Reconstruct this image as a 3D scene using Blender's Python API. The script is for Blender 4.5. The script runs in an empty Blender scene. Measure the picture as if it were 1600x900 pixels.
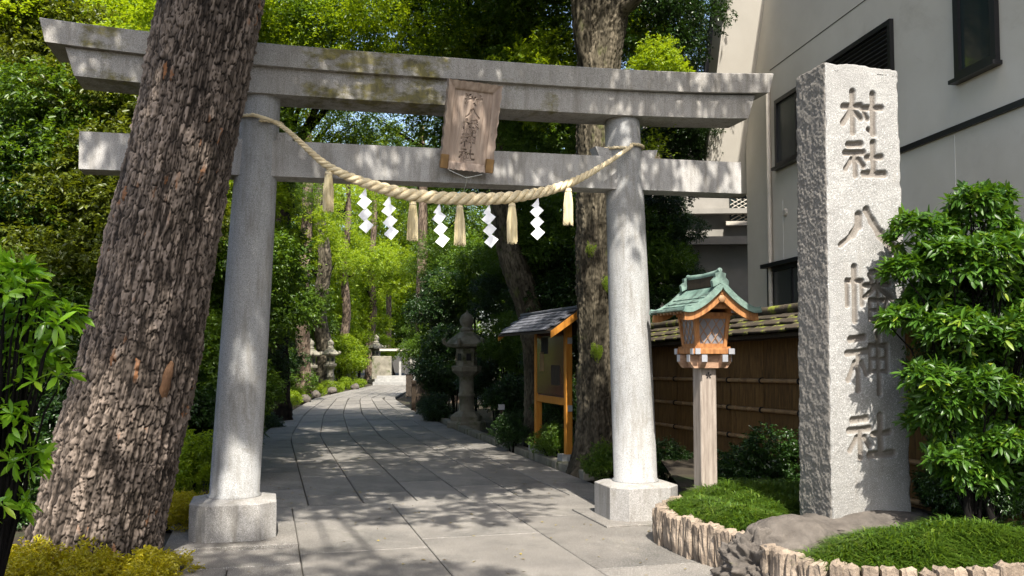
import bpy, math, random
import numpy as np
from mathutils import Vector, Matrix

# ------------------------------------------------------------------ camera, world, sun, exposure
SC = bpy.context.scene
COL = SC.collection
F_PX, HOR, PPY, CAM_Z = 1430.0, 555.0, 476.0, 1.6      # focal length, horizon and optical centre measured on the 1600x900 photo
PITCH = math.atan((HOR - PPY) / F_PX)
cd = bpy.data.cameras.new('camera'); cam = bpy.data.objects.new('camera', cd); COL.objects.link(cam)
cam.location = (0, 0, CAM_Z); cam.rotation_euler = (math.pi / 2 + PITCH, 0, 0)
cd.sensor_width = 36.0; cd.lens = F_PX / 1600 * 36; cd.shift_y = (PPY - 450) / 1600
cd.clip_start = 0.05; cd.clip_end = 2000
SC.camera = cam
SUN = Vector((0.10, -0.60, 0.80)).normalized()
W = bpy.data.worlds.new('World'); SC.world = W; W.use_nodes = True
wn = W.node_tree.nodes; sky = wn.new('ShaderNodeTexSky'); sky.sky_type = 'NISHITA'; sky.sun_disc = False
sky.sun_elevation = math.asin(SUN.z); sky.sun_rotation = math.atan2(SUN.x, SUN.y)
sky.air_density = 1.0; sky.dust_density = 3.0; sky.ozone_density = 0.4
W.node_tree.links.new(sky.outputs[0], wn['Background'].inputs[0]); wn['Background'].inputs[1].default_value = 0.125
sl = bpy.data.lights.new('sun', 'SUN'); sl.energy = 4.2; sl.angle = math.radians(0.53); sl.color = (1.0, 0.94, 0.84)
so = bpy.data.objects.new('sun', sl); COL.objects.link(so); so.rotation_euler = SUN.to_track_quat('Z', 'Y').to_euler()
so.location = (0, -5, 30)
SC.view_settings.view_transform = 'Standard'; SC.view_settings.look = 'None'
SC.view_settings.exposure = 1.35; SC.view_settings.gamma = 1.0; SC.view_settings.use_curve_mapping = False
SC.render.engine = 'CYCLES'
SC.cycles.max_bounces = 7; SC.cycles.diffuse_bounces = 4; SC.cycles.transmission_bounces = 4; SC.cycles.transparent_max_bounces = 6
SC.cycles.glossy_bounces = 2; SC.cycles.caustics_reflective = False; SC.cycles.caustics_refractive = False

# ------------------------------------------------------------------ measuring helpers (survey of the photo -> metres)
_c, _s = math.cos(PITCH), math.sin(PITCH)
def ray(px, py):
    x = (px - 800) / F_PX; z = -(py - PPY) / F_PX
    return np.array([x, _c - z * _s, _s + z * _c])
def G(px, py, z=0.0):
    r = ray(px, py); return np.array([0, 0, CAM_Z]) + r * ((z - CAM_Z) / r[2])
def D(px, py, Y):
    r = ray(px, py); return np.array([0, 0, CAM_Z]) + r * (Y / r[1])
def PLN(px, py, o, d):
    r = ray(px, py); n = np.array([-d[1], d[0]]); t = (n @ np.array(o)) / (n @ r[:2]); return np.array([0, 0, CAM_Z]) + r * t

# ------------------------------------------------------------------ mesh helpers
def mesh_np(name, V, Fc, smooth=False, attr=None):
    V = np.asarray(V, dtype=np.float32); Fc = np.asarray(Fc, dtype=np.int32); k = Fc.shape[1]
    me = bpy.data.meshes.new(name)
    me.vertices.add(len(V)); me.vertices.foreach_set('co', V.ravel())
    me.loops.add(Fc.size); me.loops.foreach_set('vertex_index', Fc.ravel())
    me.polygons.add(len(Fc)); me.polygons.foreach_set('loop_start', np.arange(0, Fc.size, k, dtype=np.int32))
    me.polygons.foreach_set('loop_total', np.full(len(Fc), k, dtype=np.int32))
    me.update(calc_edges=True)
    if smooth: me.polygons.foreach_set('use_smooth', np.ones(len(Fc), dtype=bool))
    if attr is not None:
        for an, av in attr.items():
            a = me.attributes.new(an, 'FLOAT', 'POINT'); a.data.foreach_set('value', np.asarray(av, dtype=np.float32))
    return me

class MB:
    def __init__(s): s.v = []; s.f = []; s.sm = []
    def add(s, vs, fs, smooth=False):
        b = len(s.v); s.v += [tuple(map(float, p)) for p in vs]; s.f += [tuple(b + i for i in f) for f in fs]; s.sm += [smooth] * len(fs); return s
    def box(s, c, size, rz=0.0, bev=0.0, R=None):
        hx, hy, hz = size[0] / 2, size[1] / 2, size[2] / 2; b = min(bev, hx * .49, hy * .49, hz * .49)
        if b <= 0:
            P = [(x * hx, y * hy, z * hz) for z in (-1, 1) for x, y in ((-1, -1), (1, -1), (1, 1), (-1, 1))]
            Fs = [(3, 2, 1, 0), (4, 5, 6, 7), (0, 1, 5, 4), (1, 2, 6, 5), (2, 3, 7, 6), (3, 0, 4, 7)]
        else:
            P = []; 
            for z in (-1, 1):
                for x, y in ((-1, -1), (1, -1), (1, 1), (-1, 1)):
                    P += [(x * (hx - b), y * (hy - b), z * hz), (x * hx, y * (hy - b), z * (hz - b)), (x * (hx - b), y * hy, z * (hz - b))]
            def i(z, k, t): return (z * 4 + k % 4) * 3 + t
            Fs = [tuple(i(0, k, 0) for k in (3, 2, 1, 0)), tuple(i(1, k, 0) for k in range(4))]
            for k in range(4):
                a = 2 if k % 2 == 0 else 1; o = 3 - a
                Fs.append((i(0, k, a), i(0, k + 1, a), i(1, k + 1, a), i(1, k, a)))
                Fs.append((i(1, k, a), i(1, k + 1, a), i(1, k + 1, 0), i(1, k, 0)))
                Fs.append((i(0, k, 0), i(0, k + 1, 0), i(0, k + 1, a), i(0, k, a)))
                Fs.append((i(0, k, o), i(0, k, a), i(1, k, a), i(1, k, o)))
                Fs.append((i(1, k, 0), i(1, k, o), i(1, k, a)) ); Fs.append((i(0, k, 0), i(0, k, a), i(0, k, o)))
            # make the little corner windings consistent later
        cr, sr = math.cos(rz), math.sin(rz)
        if R is None: P = [(c[0] + x * cr - y * sr, c[1] + x * sr + y * cr, c[2] + z) for x, y, z in P]
        else: P = [tuple(Vector(c) + R @ Vector(p)) for p in P]
        return s.add(P, Fs)
    def prism(s, poly, ax, lo, hi):      # poly of 2D points; ax = axis of extrusion
        n = len(poly); P = []
        for w in (lo, hi):
            for a, b in poly: P.append({'x': (w, a, b), 'y': (a, w, b), 'z': (a, b, w)}[ax])
        return s.add(P, [tuple(range(n))[::-1], tuple(range(n, 2 * n))] + [(i, (i + 1) % n, n + (i + 1) % n, n + i) for i in range(n)])
    def hexa(s, P8): # bottom 4, top 4
        return s.add(P8, [(3, 2, 1, 0), (4, 5, 6, 7), (0, 1, 5, 4), (1, 2, 6, 5), (2, 3, 7, 6), (3, 0, 4, 7)])
    def tube(s, pts, rad, n=8, caps=True, smooth=True):
        pts = [Vector(p) for p in pts]; N = len(pts)
        if not hasattr(rad, '__len__'): rad = [rad] * N
        P = []; up = Vector((0, 0, 1)); prev = None
        for i, p in enumerate(pts):
            t = (pts[min(i + 1, N - 1)] - pts[max(i - 1, 0)]).normalized()
            if prev is None: a = t.cross(Vector((0, 1, 0)) if abs(t.z) > .9 else up).normalized()
            else: a = (prev - t * prev.dot(t)).normalized()
            prev = a; b = t.cross(a)
            for k in range(n):
                th = 2 * math.pi * k / n; P.append(p + (a * math.cos(th) + b * math.sin(th)) * rad[i])
        Fs = [(i * n + k, i * n + (k + 1) % n, (i + 1) * n + (k + 1) % n, (i + 1) * n + k) for i in range(N - 1) for k in range(n)]
        s.add(P, Fs, smooth)
        if caps:
            s.add(P[:n], [tuple(range(n))[::-1]]); s.add(P[-n:], [tuple(range(n))])
        return s
    def lathe(s, prof, n=24, c=(0, 0, 0), ph=0.0, smooth=True):
        P = [(c[0] + r * math.cos(ph + 2 * math.pi * k / n), c[1] + r * math.sin(ph + 2 * math.pi * k / n), c[2] + z) for r, z in prof for k in range(n)]
        Fs = [(i * n + k, i * n + (k + 1) % n, (i + 1) * n + (k + 1) % n, (i + 1) * n + k) for i in range(len(prof) - 1) for k in range(n)]
        s.add(P, Fs, smooth); s.add(P[:n], [tuple(range(n))[::-1]]); return s.add(P[-n:], [tuple(range(n))])
    def mesh(s, name):
        me = bpy.data.meshes.new(name); me.from_pydata(s.v, [], s.f)
        me.polygons.foreach_set('use_smooth', s.sm); me.update()
        return me
    def build(s, name, m, parent=None, **k): return put(name, s.mesh(name), m, parent, **k)

def put(name, me, m, parent=None, loc=None, rot=None, scale=None, **tags):
    o = bpy.data.objects.new(name, me); COL.objects.link(o)
    if m is not None and len(me.materials) == 0: me.materials.append(m)
    if parent is not None: o.parent = parent
    if loc is not None: o.location = loc
    if rot is not None: o.rotation_euler = rot
    if scale is not None: o.scale = scale if hasattr(scale, '__len__') else (scale,) * 3
    for k, v in tags.items(): o[k] = v
    return o
def thing(name, label, cat, loc=(0, 0, 0), rz=0.0, group=None):
    o = bpy.data.objects.new(name, None); COL.objects.link(o); o.location = loc; o.rotation_euler = (0, 0, rz)
    o.empty_display_size = .2; o['label'] = label; o['category'] = cat
    if group: o['group'] = group
    return o
def tagged(o, label, cat, group=None):
    o['label'] = label; o['category'] = cat
    if group: o['group'] = group
    return o
def copy_tree(o, loc, rz, label, group=None, scale=1.0):
    r = o.copy(); COL.objects.link(r); r.location = loc; r.rotation_euler = (0, 0, rz); r.scale = (scale,) * 3 if not hasattr(scale, '__len__') else scale; r['label'] = label
    if group: r['group'] = group
    for ch in o.children:
        c = ch.copy(); COL.objects.link(c); c.parent = r
        for g in ch.children:
            d = g.copy(); COL.objects.link(d); d.parent = c
    return r

# ------------------------------------------------------------------ numpy noise
def _h(ix, iy, iz, seed):
    n = (ix * 374761393 + iy * 668265263 + iz * 2147483647 + seed * 1274126177) & 0xFFFFFFFF
    n = ((n ^ (n >> 13)) * 1274126177) & 0xFFFFFFFF
    return ((n ^ (n >> 16)) & 0xFFFFFF) / float(0xFFFFFF)
def vnoise(x, y, z, seed=0):
    x, y, z = np.broadcast_arrays(np.asarray(x, float), np.asarray(y, float), np.asarray(z, float))
    ix, iy, iz = np.floor(x).astype(np.int64), np.floor(y).astype(np.int64), np.floor(z).astype(np.int64)
    fx, fy, fz = x - ix, y - iy, z - iz; fx = fx * fx * (3 - 2 * fx); fy = fy * fy * (3 - 2 * fy); fz = fz * fz * (3 - 2 * fz)
    r = 0
    for a in (0, 1):
        for b in (0, 1):
            for c in (0, 1):
                r = r + _h(ix + a, iy + b, iz + c, seed) * (fx if a else 1 - fx) * (fy if b else 1 - fy) * (fz if c else 1 - fz)
    return r * 2 - 1
def fbm(x, y, z, oct=4, seed=0):
    r = 0; a = 1.0
    for i in range(oct): r = r + a * vnoise(x * 2 ** i, y * 2 ** i, z * 2 ** i, seed + i); a *= .5
    return r
def worley2(x, y, seed=0, wrap=None):
    ix, iy = np.floor(x).astype(np.int64), np.floor(y).astype(np.int64)
    f1 = np.full(x.shape, 9.0); f2 = np.full(x.shape, 9.0); cid = np.zeros(x.shape)
    for a in (-1, 0, 1):
        for b in (-1, 0, 1):
            cx, cy = ix + a, iy + b; hx = cx % wrap if wrap else cx
            px = cx + .1 + .8 * _h(hx, cy, hx * 0, seed); py = cy + .1 + .8 * _h(hx, cy, hx * 0 + 1, seed)
            d = np.hypot(px - x, py - y); v = _h(hx, cy, hx * 0 + 2, seed)
            m = d < f1; f2 = np.where(m, f1, np.minimum(f2, d)); cid = np.where(m, v, cid); f1 = np.where(m, d, f1)
    return f1, f2, cid

# ------------------------------------------------------------------ materials
def nodes_of(name):
    m = bpy.data.materials.new(name); m.use_nodes = True; nt = m.node_tree
    return m, nt, nt.nodes, nt.links, nt.nodes['Principled BSDF']
def ramp(N, L, src, stops):
    r = N.new('ShaderNodeValToRGB'); e = r.color_ramp.elements
    while len(e) < len(stops): e.new(.5)
    for el, (p, c) in zip(e, stops): el.position = p; el.color = (*c, 1) if hasattr(c, '__len__') else (c, c, c, 1)
    L.new(src, r.inputs[0]); return r.outputs[0]
def mixc(N, L, f, a, b, mode='MIX'):
    m = N.new('ShaderNodeMix'); m.data_type = 'RGBA'; m.blend_type = mode
    if hasattr(f, 'is_linked') : L.new(f, m.inputs[0])
    else: m.inputs[0].default_value = f
    for s, i in ((a, 6), (b, 7)):
        if hasattr(s, 'is_linked'): L.new(s, m.inputs[i])
        else: m.inputs[i].default_value = (*s, 1)
    return m.outputs[2]
def coords(N, L, stretch=(1, 1, 1), kind='Object'):
    t = N.new('ShaderNodeTexCoord'); mp = N.new('ShaderNodeMapping'); mp.inputs['Scale'].default_value = stretch; L.new(t.outputs[kind], mp.inputs[0]); return mp.outputs[0]
def noise(N, L, co, scale, detail=5, rough=.6, dist=0):
    n = N.new('ShaderNodeTexNoise'); n.inputs['Scale'].default_value = scale; n.inputs['Detail'].default_value = detail; n.inputs['Roughness'].default_value = rough
    n.inputs['Distortion'].default_value = dist; L.new(co, n.inputs['Vector']); return n.outputs[0]
def addbump(N, L, P, src, strength, dist=.01, prev=None):
    b = N.new('ShaderNodeBump'); b.inputs['Strength'].default_value = strength; b.inputs['Distance'].default_value = dist; L.new(src, b.inputs['Height'])
    if prev is not None: L.new(prev, b.inputs['Normal'])
    L.new(b.outputs[0], P.inputs['Normal']); return b.outputs[0]
def mat(name, c1, c2, scale=4, rough=.85, bump=.3, bscale=60, bdist=.006, stretch=(1, 1, 1), speck=None, sscale=220, moss=None, mscale=3, mlo=.55, mhi=.7, objrand=0.0, spec=.3, detail=6, metal=0.0, stain=None):
    m, nt, N, L, P = nodes_of(name); co = coords(N, L, stretch)
    n1 = noise(N, L, co, scale, detail); col = ramp(N, L, n1, [(.3, c1), (.7, c2)])
    if stain:
        n4 = noise(N, L, co, scale * .6, 7, .7, .6); col = mixc(N, L, ramp(N, L, n4, [(stain[1], 0.0), (stain[1] + .18, 1.0)]), col, stain[0])
    if speck:
        n2 = noise(N, L, co, sscale, 2); f = ramp(N, L, n2, [(.40, 1.0), (.50, 0.0)]); f2 = ramp(N, L, n2, [(.55, 0.0), (.68, 1.0)])
        col = mixc(N, L, f, col, mixc(N, L, .55, col, speck)); col = mixc(N, L, f2, col, mixc(N, L, .35, col, (.9, .9, .9)))
    if moss:
        n3 = noise(N, L, co, mscale, 6, .65); mf = ramp(N, L, n3, [(mlo, 0.0), (mhi, 1.0)]); col = mixc(N, L, mf, col, moss)
    if objrand:
        oi = N.new('ShaderNodeObjectInfo'); hs = N.new('ShaderNodeHueSaturation'); mr = N.new('ShaderNodeMapRange')
        mr.inputs[3].default_value = 1 - objrand; mr.inputs[4].default_value = 1 + objrand
        L.new(oi.outputs['Random'], mr.inputs[0]); L.new(mr.outputs[0], hs.inputs['Value']); L.new(col, hs.inputs['Color']); col = hs.outputs[0]
    L.new(col, P.inputs['Base Color']); P.inputs['Roughness'].default_value = rough; P.inputs['Specular IOR Level'].default_value = spec; P.inputs['Metallic'].default_value = metal
    if bump:
        b = addbump(N, L, P, noise(N, L, co, bscale, 6, .65), bump, bdist)
    return m
def plain(name, c, rough=.6, metal=0.0, spec=.4, bump=0.0):
    return mat(name, tuple(x * .88 for x in c), tuple(min(1, x * 1.1) for x in c), 7, rough, bump or .08, 90, .003, metal=metal, spec=spec)
def leafmat(name, dark, light, tint=None, trans=.35, rough=.42, gloss=.5):
    m, nt, N, L, P = nodes_of(name)
    a = N.new('ShaderNodeAttribute'); a.attribute_name = 'rnd'
    stops = [(0.0, dark), (1.0, light)] if tint is None else [(0.0, dark), (.8, light), (1.0, tint)]
    col = ramp(N, L, a.outputs['Fac'], stops)
    L.new(col, P.inputs['Base Color']); P.inputs['Roughness'].default_value = rough; P.inputs['Specular IOR Level'].default_value = gloss
    tr = N.new('ShaderNodeBsdfTranslucent'); g = mixc(N, L, .55, col, (min(1, light[0] * 2.6), min(1, light[1] * 2.3), light[2] * .5)); L.new(g, tr.inputs[0])
    mx = N.new('ShaderNodeMixShader'); mx.inputs[0].default_value = trans; L.new(P.outputs[0], mx.inputs[1]); L.new(tr.outputs[0], mx.inputs[2])
    L.new(mx.outputs[0], N['Material Output'].inputs[0]); return m

def gate_stone(name, c1, c2, moss_at=None):
    m, nt, N, L, P = nodes_of(name); co = coords(N, L)
    col = ramp(N, L, noise(N, L, co, 2.2, 8, .65), [(.28, c1), (.72, c2)])
    sp = noise(N, L, co, 170, 3, .7); col = mixc(N, L, ramp(N, L, sp, [(.34, 1.0), (.5, 0.0)]), col, (.13, .12, .115)); col = mixc(N, L, ramp(N, L, sp, [(.56, 0.0), (.7, .6)]), col, (.72, .70, .68))
    # rain streaks: darker grime drawn out vertically
    st = noise(N, L, coords(N, L, (3.5, 3.5, .5)), 3.0, 6, .7); col = mixc(N, L, ramp(N, L, st, [(.47, 0.0), (.72, .72)]), col, (.15, .135, .11)); col = mixc(N, L, ramp(N, L, noise(N, L, co, 7, 8, .75), [(.56, 0.0), (.70, .6)]), col, (.19, .175, .15))
    if moss_at:
        geo = N.new('ShaderNodeTexCoord'); sx = N.new('ShaderNodeSeparateXYZ'); L.new(geo.outputs['Object'], sx.inputs[0])
        tot = None
        for (cx, w, k) in moss_at:
            mr = N.new('ShaderNodeMath'); mr.operation = 'SUBTRACT'; mr.inputs[1].default_value = cx; L.new(sx.outputs[0], mr.inputs[0])
            ab = N.new('ShaderNodeMath'); ab.operation = 'ABSOLUTE'; L.new(mr.outputs[0], ab.inputs[0])
            mp = N.new('ShaderNodeMapRange'); mp.inputs[1].default_value = w * .55; mp.inputs[2].default_value = w; mp.inputs[3].default_value = k; mp.inputs[4].default_value = 0; L.new(ab.outputs[0], mp.inputs[0])
            if tot is None: tot = mp.outputs[0]
            else:
                ad = N.new('ShaderNodeMath'); ad.operation = 'ADD'; L.new(tot, ad.inputs[0]); L.new(mp.outputs[0], ad.inputs[1]); tot = ad.outputs[0]
        nn = noise(N, L, coords(N, L, (1, .6, 1.9)), 2.6, 8, .72); ad = N.new('ShaderNodeMath'); ad.operation = 'MULTIPLY'; L.new(nn, ad.inputs[0]); L.new(tot, ad.inputs[1])
        mc = ramp(N, L, noise(N, L, co, 14, 5), [(.35, (.06, .052, .02)), (.6, (.16, .14, .03)), (.75, (.30, .25, .04))])
        col = mixc(N, L, ramp(N, L, ad.outputs[0], [(.43, 0.0), (.54, .85)]), col, mc)
    L.new(col, P.inputs['Base Color']); P.inputs['Roughness'].default_value = .85; P.inputs['Specular IOR Level'].default_value = .25
    b = addbump(N, L, P, noise(N, L, co, 120, 4, .7), .5, .004); addbump(N, L, P, noise(N, L, co, 14, 5), .35, .01, b)
    return m

M = {}
M['beam'] = gate_stone('beam_granite', (.30, .288, .268), (.42, .403, .378), [(1.25, 1.15, .93), (-.75, .9, .84), (2.7, .5, .8), (4.2, .6, .62)])
M['nuki'] = gate_stone('tie_granite', (.33, .322, .312), (.45, .442, .428))
M['pillar'] = gate_stone('pillar_granite', (.29, .298, .302), (.38, .384, .38))
M['ped'] = gate_stone('pedestal_granite', (.25, .242, .23), (.37, .362, .345))
M['slab'] = mat('paving_granite', (.105, .095, .082), (.235, .215, .188), 1.3, .70, .35, 70, .004, speck=(.08, .08, .08), sscale=150, objrand=.16, spec=.4, detail=10, stain=((.075, .07, .06), .50), moss=(.05, .055, .03), mscale=.9, mlo=.60, mhi=.85)
M['joint'] = mat('paving_joint', (.03, .028, .024), (.06, .055, .045), 9, .95, .4)
M['soil'] = mat('dark_soil', (.018, .014, .010), (.05, .04, .026), 3, .95, .8, 18, .03, moss=(.03, .045, .012), mscale=1.4)
M['kerb'] = mat('kerb_stone', (.16, .125, .095), (.34, .275, .212), 7, .9, .9, 28, .016, objrand=.2, stain=((.12, .10, .08), .56))
M['boulder'] = mat('boulder', (.06, .052, .045), (.135, .118, .102), 6, .9, .8, 40, .012, stain=((.05, .045, .04), .52), moss=(.10, .11, .03), mscale=4, mlo=.62, mhi=.75)
M['lstone'] = mat('lantern_stone', (.13, .12, .095), (.27, .25, .20), 4, .9, .7, 40, .01, moss=(.06, .075, .025), mscale=3, mlo=.5, mhi=.68)
M['plaque'] = mat('plaque_wood', (.25, .185, .145), (.47, .375, .305), 5, .8, .6, 25, .006, stretch=(5, 5, .5), objrand=.08)
M['corner'] = mat('plaque_fitting', (.16, .095, .04), (.28, .17, .07), 8, .6, .3, 40, .003, metal=.3)
M['rope'] = mat('straw_rope', (.60, .49, .30), (.80, .69, .47), 14, .75, .6, 90, .006, objrand=.05)
M['straw'] = mat('tassel_straw', (.52, .43, .23), (.84, .74, .50), 30, .7, .3, 90, .003, stretch=(1, 1, .15), objrand=.10)
M['paper'] = plain('white_paper', (.86, .87, .9), .6)
M['wire'] = plain('thin_wire', (.55, .58, .56), .4, .6)
M['copper'] = mat('green_copper', (.09, .165, .14), (.22, .31, .265), 6, .55, .25, 40, .004, stretch=(1, 1, 1), stain=((.045, .065, .058), .46), spec=.4)
M['lwood'] = mat('lantern_wood', (.20, .085, .032), (.44, .205, .075), 5, .6, .4, 30, .004, stretch=(6, 6, 1.2))
M['gwood'] = mat('weathered_wood', (.18, .145, .12), (.37, .32, .275), 4, .8, .6, 22, .006, stretch=(9, 9, .7))
M['bwood'] = mat('bracket_wood', (.22, .125, .075), (.42, .27, .18), 4, .75, .5, 22, .005, stretch=(2, 2, 9))
M['fitting'] = plain('white_metal_fitting', (.36, .37, .40), .45, .3)
M['lgauze'] = plain('lantern_pane', (.20, .20, .22), .35)
M['lattice'] = plain('lattice_wood', (.30, .17, .085), .6)
M['orange'] = mat('orange_timber', (.32, .12, .014), (.50, .215, .032), 4, .5, .3, 25, .003, stretch=(8, 8, .8), stain=((.22, .09, .015), .64))
M['slate'] = mat('slate_shingle', (.07, .072, .085), (.15, .155, .18), 6, .6, .4, 50, .004, objrand=.28)
M['brownboard'] = mat('notice_backing', (.085, .035, .028), (.12, .055, .042), 3, .5, .1, 30, .002)
M['concrete'] = mat('concrete', (.22, .22, .215), (.34, .335, .32), 6, .9, .4, 60)
M['bark_board'] = mat('bark_board', (.07, .034, .010), (.19, .10, .03), 5, .75, .6, 30, .006, stretch=(6, 6, .9), stain=((.018, .011, .006), .58), objrand=.10)
M['bamboo'] = mat('bamboo', (.22, .125, .06), (.38, .24, .12), 9, .5, .3, 50, .003, objrand=.1)
M['cord'] = plain('black_cord', (.012, .011, .010), .8)
M['tile'] = mat('wall_shingle', (.03, .024, .017), (.085, .066, .045), 5, .85, .8, 30, .01, moss=(.19, .22, .02), mscale=3.4, mlo=.52, mhi=.62, objrand=.2)
M['darkwood'] = mat('dark_timber', (.02, .014, .009), (.045, .03, .018), 5, .8, .4, 30, .004, stretch=(6, 6, .8))
M['house'] = mat('house_render', (.53, .495, .435), (.64, .605, .54), .9, .85, .35, 50, .004, stain=((.44, .405, .345), .60), detail=9)
M['house2'] = mat('neighbour_render', (.20, .19, .17), (.30, .285, .26), 1.2, .85, .3, 50, .004, stain=((.30, .28, .25), .62))
M['black'] = plain('black_metal', (.014, .014, .016), .35)
M['pipe'] = plain('pipe_paint', (.50, .46, .40), .5)
M['joint_paint'] = plain('pale_sealant', (.68, .66, .62), .7)
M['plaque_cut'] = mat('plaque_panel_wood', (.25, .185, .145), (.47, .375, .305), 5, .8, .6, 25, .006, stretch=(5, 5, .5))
def _dark_cuts():  # carved strokes get a darker colour than the panel
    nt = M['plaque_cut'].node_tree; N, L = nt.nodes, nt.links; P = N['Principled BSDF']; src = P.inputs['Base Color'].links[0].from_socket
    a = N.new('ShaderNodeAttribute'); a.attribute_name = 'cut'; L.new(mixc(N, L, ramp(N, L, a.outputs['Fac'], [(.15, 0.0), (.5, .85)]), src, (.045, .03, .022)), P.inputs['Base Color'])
_dark_cuts()
def glass(name, c, rough=.06):
    m, nt, N, L, P = nodes_of(name); P.inputs['Base Color'].default_value = (*c, 1); P.inputs['Roughness'].default_value = rough; P.inputs['Specular IOR Level'].default_value = .6
    addbump(N, L, P, noise(N, L, coords(N, L), 1.2, 2), .08, .02); return m
M['glass'] = glass('dark_window_glass', (.018, .03, .03)); M['curtain'] = glass('window_net', (.06, .062, .06), .25)
M['nglass'] = glass('notice_glass', (.10, .04, .032), .12)

def barkmat(name, deep, mid, hi, rust=None, moss=None, mlo=.58, uvscale=(1, 1, 1), bump=.6):
    m, nt, N, L, P = nodes_of(name); a = N.new('ShaderNodeAttribute'); a.attribute_name = 'h'
    co = coords(N, L, (1, 1, .35)); col = ramp(N, L, a.outputs['Fac'], [(0.0, deep), (.38, mid), (1.0, hi)])
    cb = N.new('ShaderNodeAttribute'); cb.attribute_name = 'cell'; col = mixc(N, L, .8, col, ramp(N, L, cb.outputs['Fac'], [(0.0, .45), (.5, .85), (1.0, 1.0)]), 'MULTIPLY'); col = mixc(N, L, .7, col, ramp(N, L, noise(N, L, coords(N, L, (1, 1, .6)), 1.6, 5, .6), [(.35, .38), (.62, 1.0)]), 'MULTIPLY')
    n1 = noise(N, L, co, 22, 6, .7); col = mixc(N, L, .55, col, mixc(N, L, n1, (.25, .23, .21), (1.0, .97, .93), 'MIX'), 'MULTIPLY')
    if rust:
        b = N.new('ShaderNodeAttribute'); b.attribute_name = 'cell'; n2 = noise(N, L, coords(N, L), 2.0, 5, .6)
        mu = N.new('ShaderNodeMath'); mu.operation = 'MULTIPLY'; L.new(b.outputs['Fac'], mu.inputs[0]); L.new(n2, mu.inputs[1])
        col = mixc(N, L, ramp(N, L, mu.outputs[0], [(.53, 0.0), (.59, .75)]), col, rust)
    if moss:
        n3 = noise(N, L, coords(N, L, (1, 1, .5)), 2.2, 6, .65); col = mixc(N, L, ramp(N, L, n3, [(mlo, 0.0), (mlo + .14, .8)]), col, moss)
    L.new(col, P.inputs['Base Color']); P.inputs['Roughness'].default_value = .9; P.inputs['Specular IOR Level'].default_value = .2
    b1 = addbump(N, L, P, noise(N, L, co, 55, 6, .7), bump, .012); return m
M['bark1'] = barkmat('grey_plated_bark', (.011, .008, .006), (.12, .095, .077), (.38, .31, .26), rust=(.20, .085, .032), moss=(.12, .115, .03), mlo=.66)
M['bark2'] = barkmat('furrowed_mossy_bark', (.015, .012, .008), (.09, .078, .053), (.22, .19, .14), moss=(.09, .12, .018), mlo=.60)
M['bark3'] = barkmat('dark_bark', (.008, .006, .004), (.03, .022, .014), (.075, .055, .038), moss=(.04, .055, .012), mlo=.62)
M['bark4'] = barkmat('pale_pink_bark', (.04, .03, .022), (.15, .11, .08), (.30, .235, .18))
M['heart'] = mat('bared_wood', (.09, .045, .02), (.20, .11, .06), 8, .8, .5, 30, .01, stretch=(4, 4, .6))

LM = {}
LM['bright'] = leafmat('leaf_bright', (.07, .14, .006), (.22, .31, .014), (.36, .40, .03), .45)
LM['mid'] = leafmat('leaf_mid', (.02, .055, .006), (.085, .155, .012), (.17, .24, .02), .35)
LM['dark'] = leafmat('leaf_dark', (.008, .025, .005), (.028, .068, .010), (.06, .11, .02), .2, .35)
LM['yellow'] = leafmat('leaf_yellow', (.14, .14, .006), (.38, .34, .012), (.60, .50, .02), .4)
LM['olive'] = leafmat('leaf_olive', (.035, .055, .006), (.10, .13, .012), (.17, .18, .015), .35)
LM['glossy'] = leafmat('leaf_glossy', (.012, .045, .006), (.07, .16, .014), (.28, .34, .03), .28, .42, .45)
LM['litter'] = leafmat('dry_leaf', (.08, .05, .02), (.25, .20, .05), (.38, .30, .06), .1, .7)
LM['fresh'] = leafmat('leaf_fresh', (.05, .15, .01), (.20, .38, .02), (.36, .48, .04), .35, .3, .6)
LM['grass'] = leafmat('blade', (.02, .06, .006), (.09, .16, .016), (.20, .25, .04), .35, .4)

# ------------------------------------------------------------------ foliage generator
def unit(a): return a / np.maximum(np.linalg.norm(a, axis=-1, keepdims=True), 1e-6)
def kite_leaves(p, d, n, Ln, Wd, rnd, fold=.18, droop=.15):
    d = unit(d); s = unit(np.cross(d, n)); n = np.cross(s, d); L_ = Ln[:, None]; W_ = Wd[:, None]
    a = p; b = p + d * L_ * .45 - s * W_ * .5 + n * W_ * fold; c = p + d * L_ * .45 + s * W_ * .5 + n * W_ * fold; t = p + d * L_ - n * L_ * droop
    V = np.stack([a, b, t, c], 1).reshape(-1, 3); k = len(p); i = np.arange(k)[:, None] * 4
    Fc = np.concatenate([i + np.array([[0, 2, 1]]), i + np.array([[0, 3, 2]])], 1).reshape(-1, 3)
    return V, Fc, np.repeat(rnd, 4)
def long_leaves(p, d, n, Ln, Wd, rnd, droop=.3):
    d = unit(d); s = unit(np.cross(d, n)); n = np.cross(s, d); L_ = Ln[:, None]; W_ = Wd[:, None]; rows = []
    for t, w in ((0, .12), (.3, .8), (.62, 1.0), (.86, .55)):
        c = p + d * L_ * t - n * L_ * droop * t * t; rows += [c - s * W_ * .5 * w + n * W_ * .12 * w, c - n * W_ * .06 * w, c + s * W_ * .5 * w + n * W_ * .12 * w]
    rows.append(p + d * L_ * 1.0 - n * L_ * droop)
    V = np.stack(rows, 1).reshape(-1, 3); k = len(p); i = np.arange(k)[:, None] * 13; f = []
    for r in range(3):
        for q in range(2):
            a = r * 3 + q; f += [[a, a + 1, a + 4], [a, a + 4, a + 3]]
    f += [[9, 10, 12], [10, 11, 12]]
    Fc = np.concatenate([i + np.array([x]) for x in f], 1).reshape(-1, 3)
    return V, Fc, np.repeat(rnd, 13)
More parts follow.
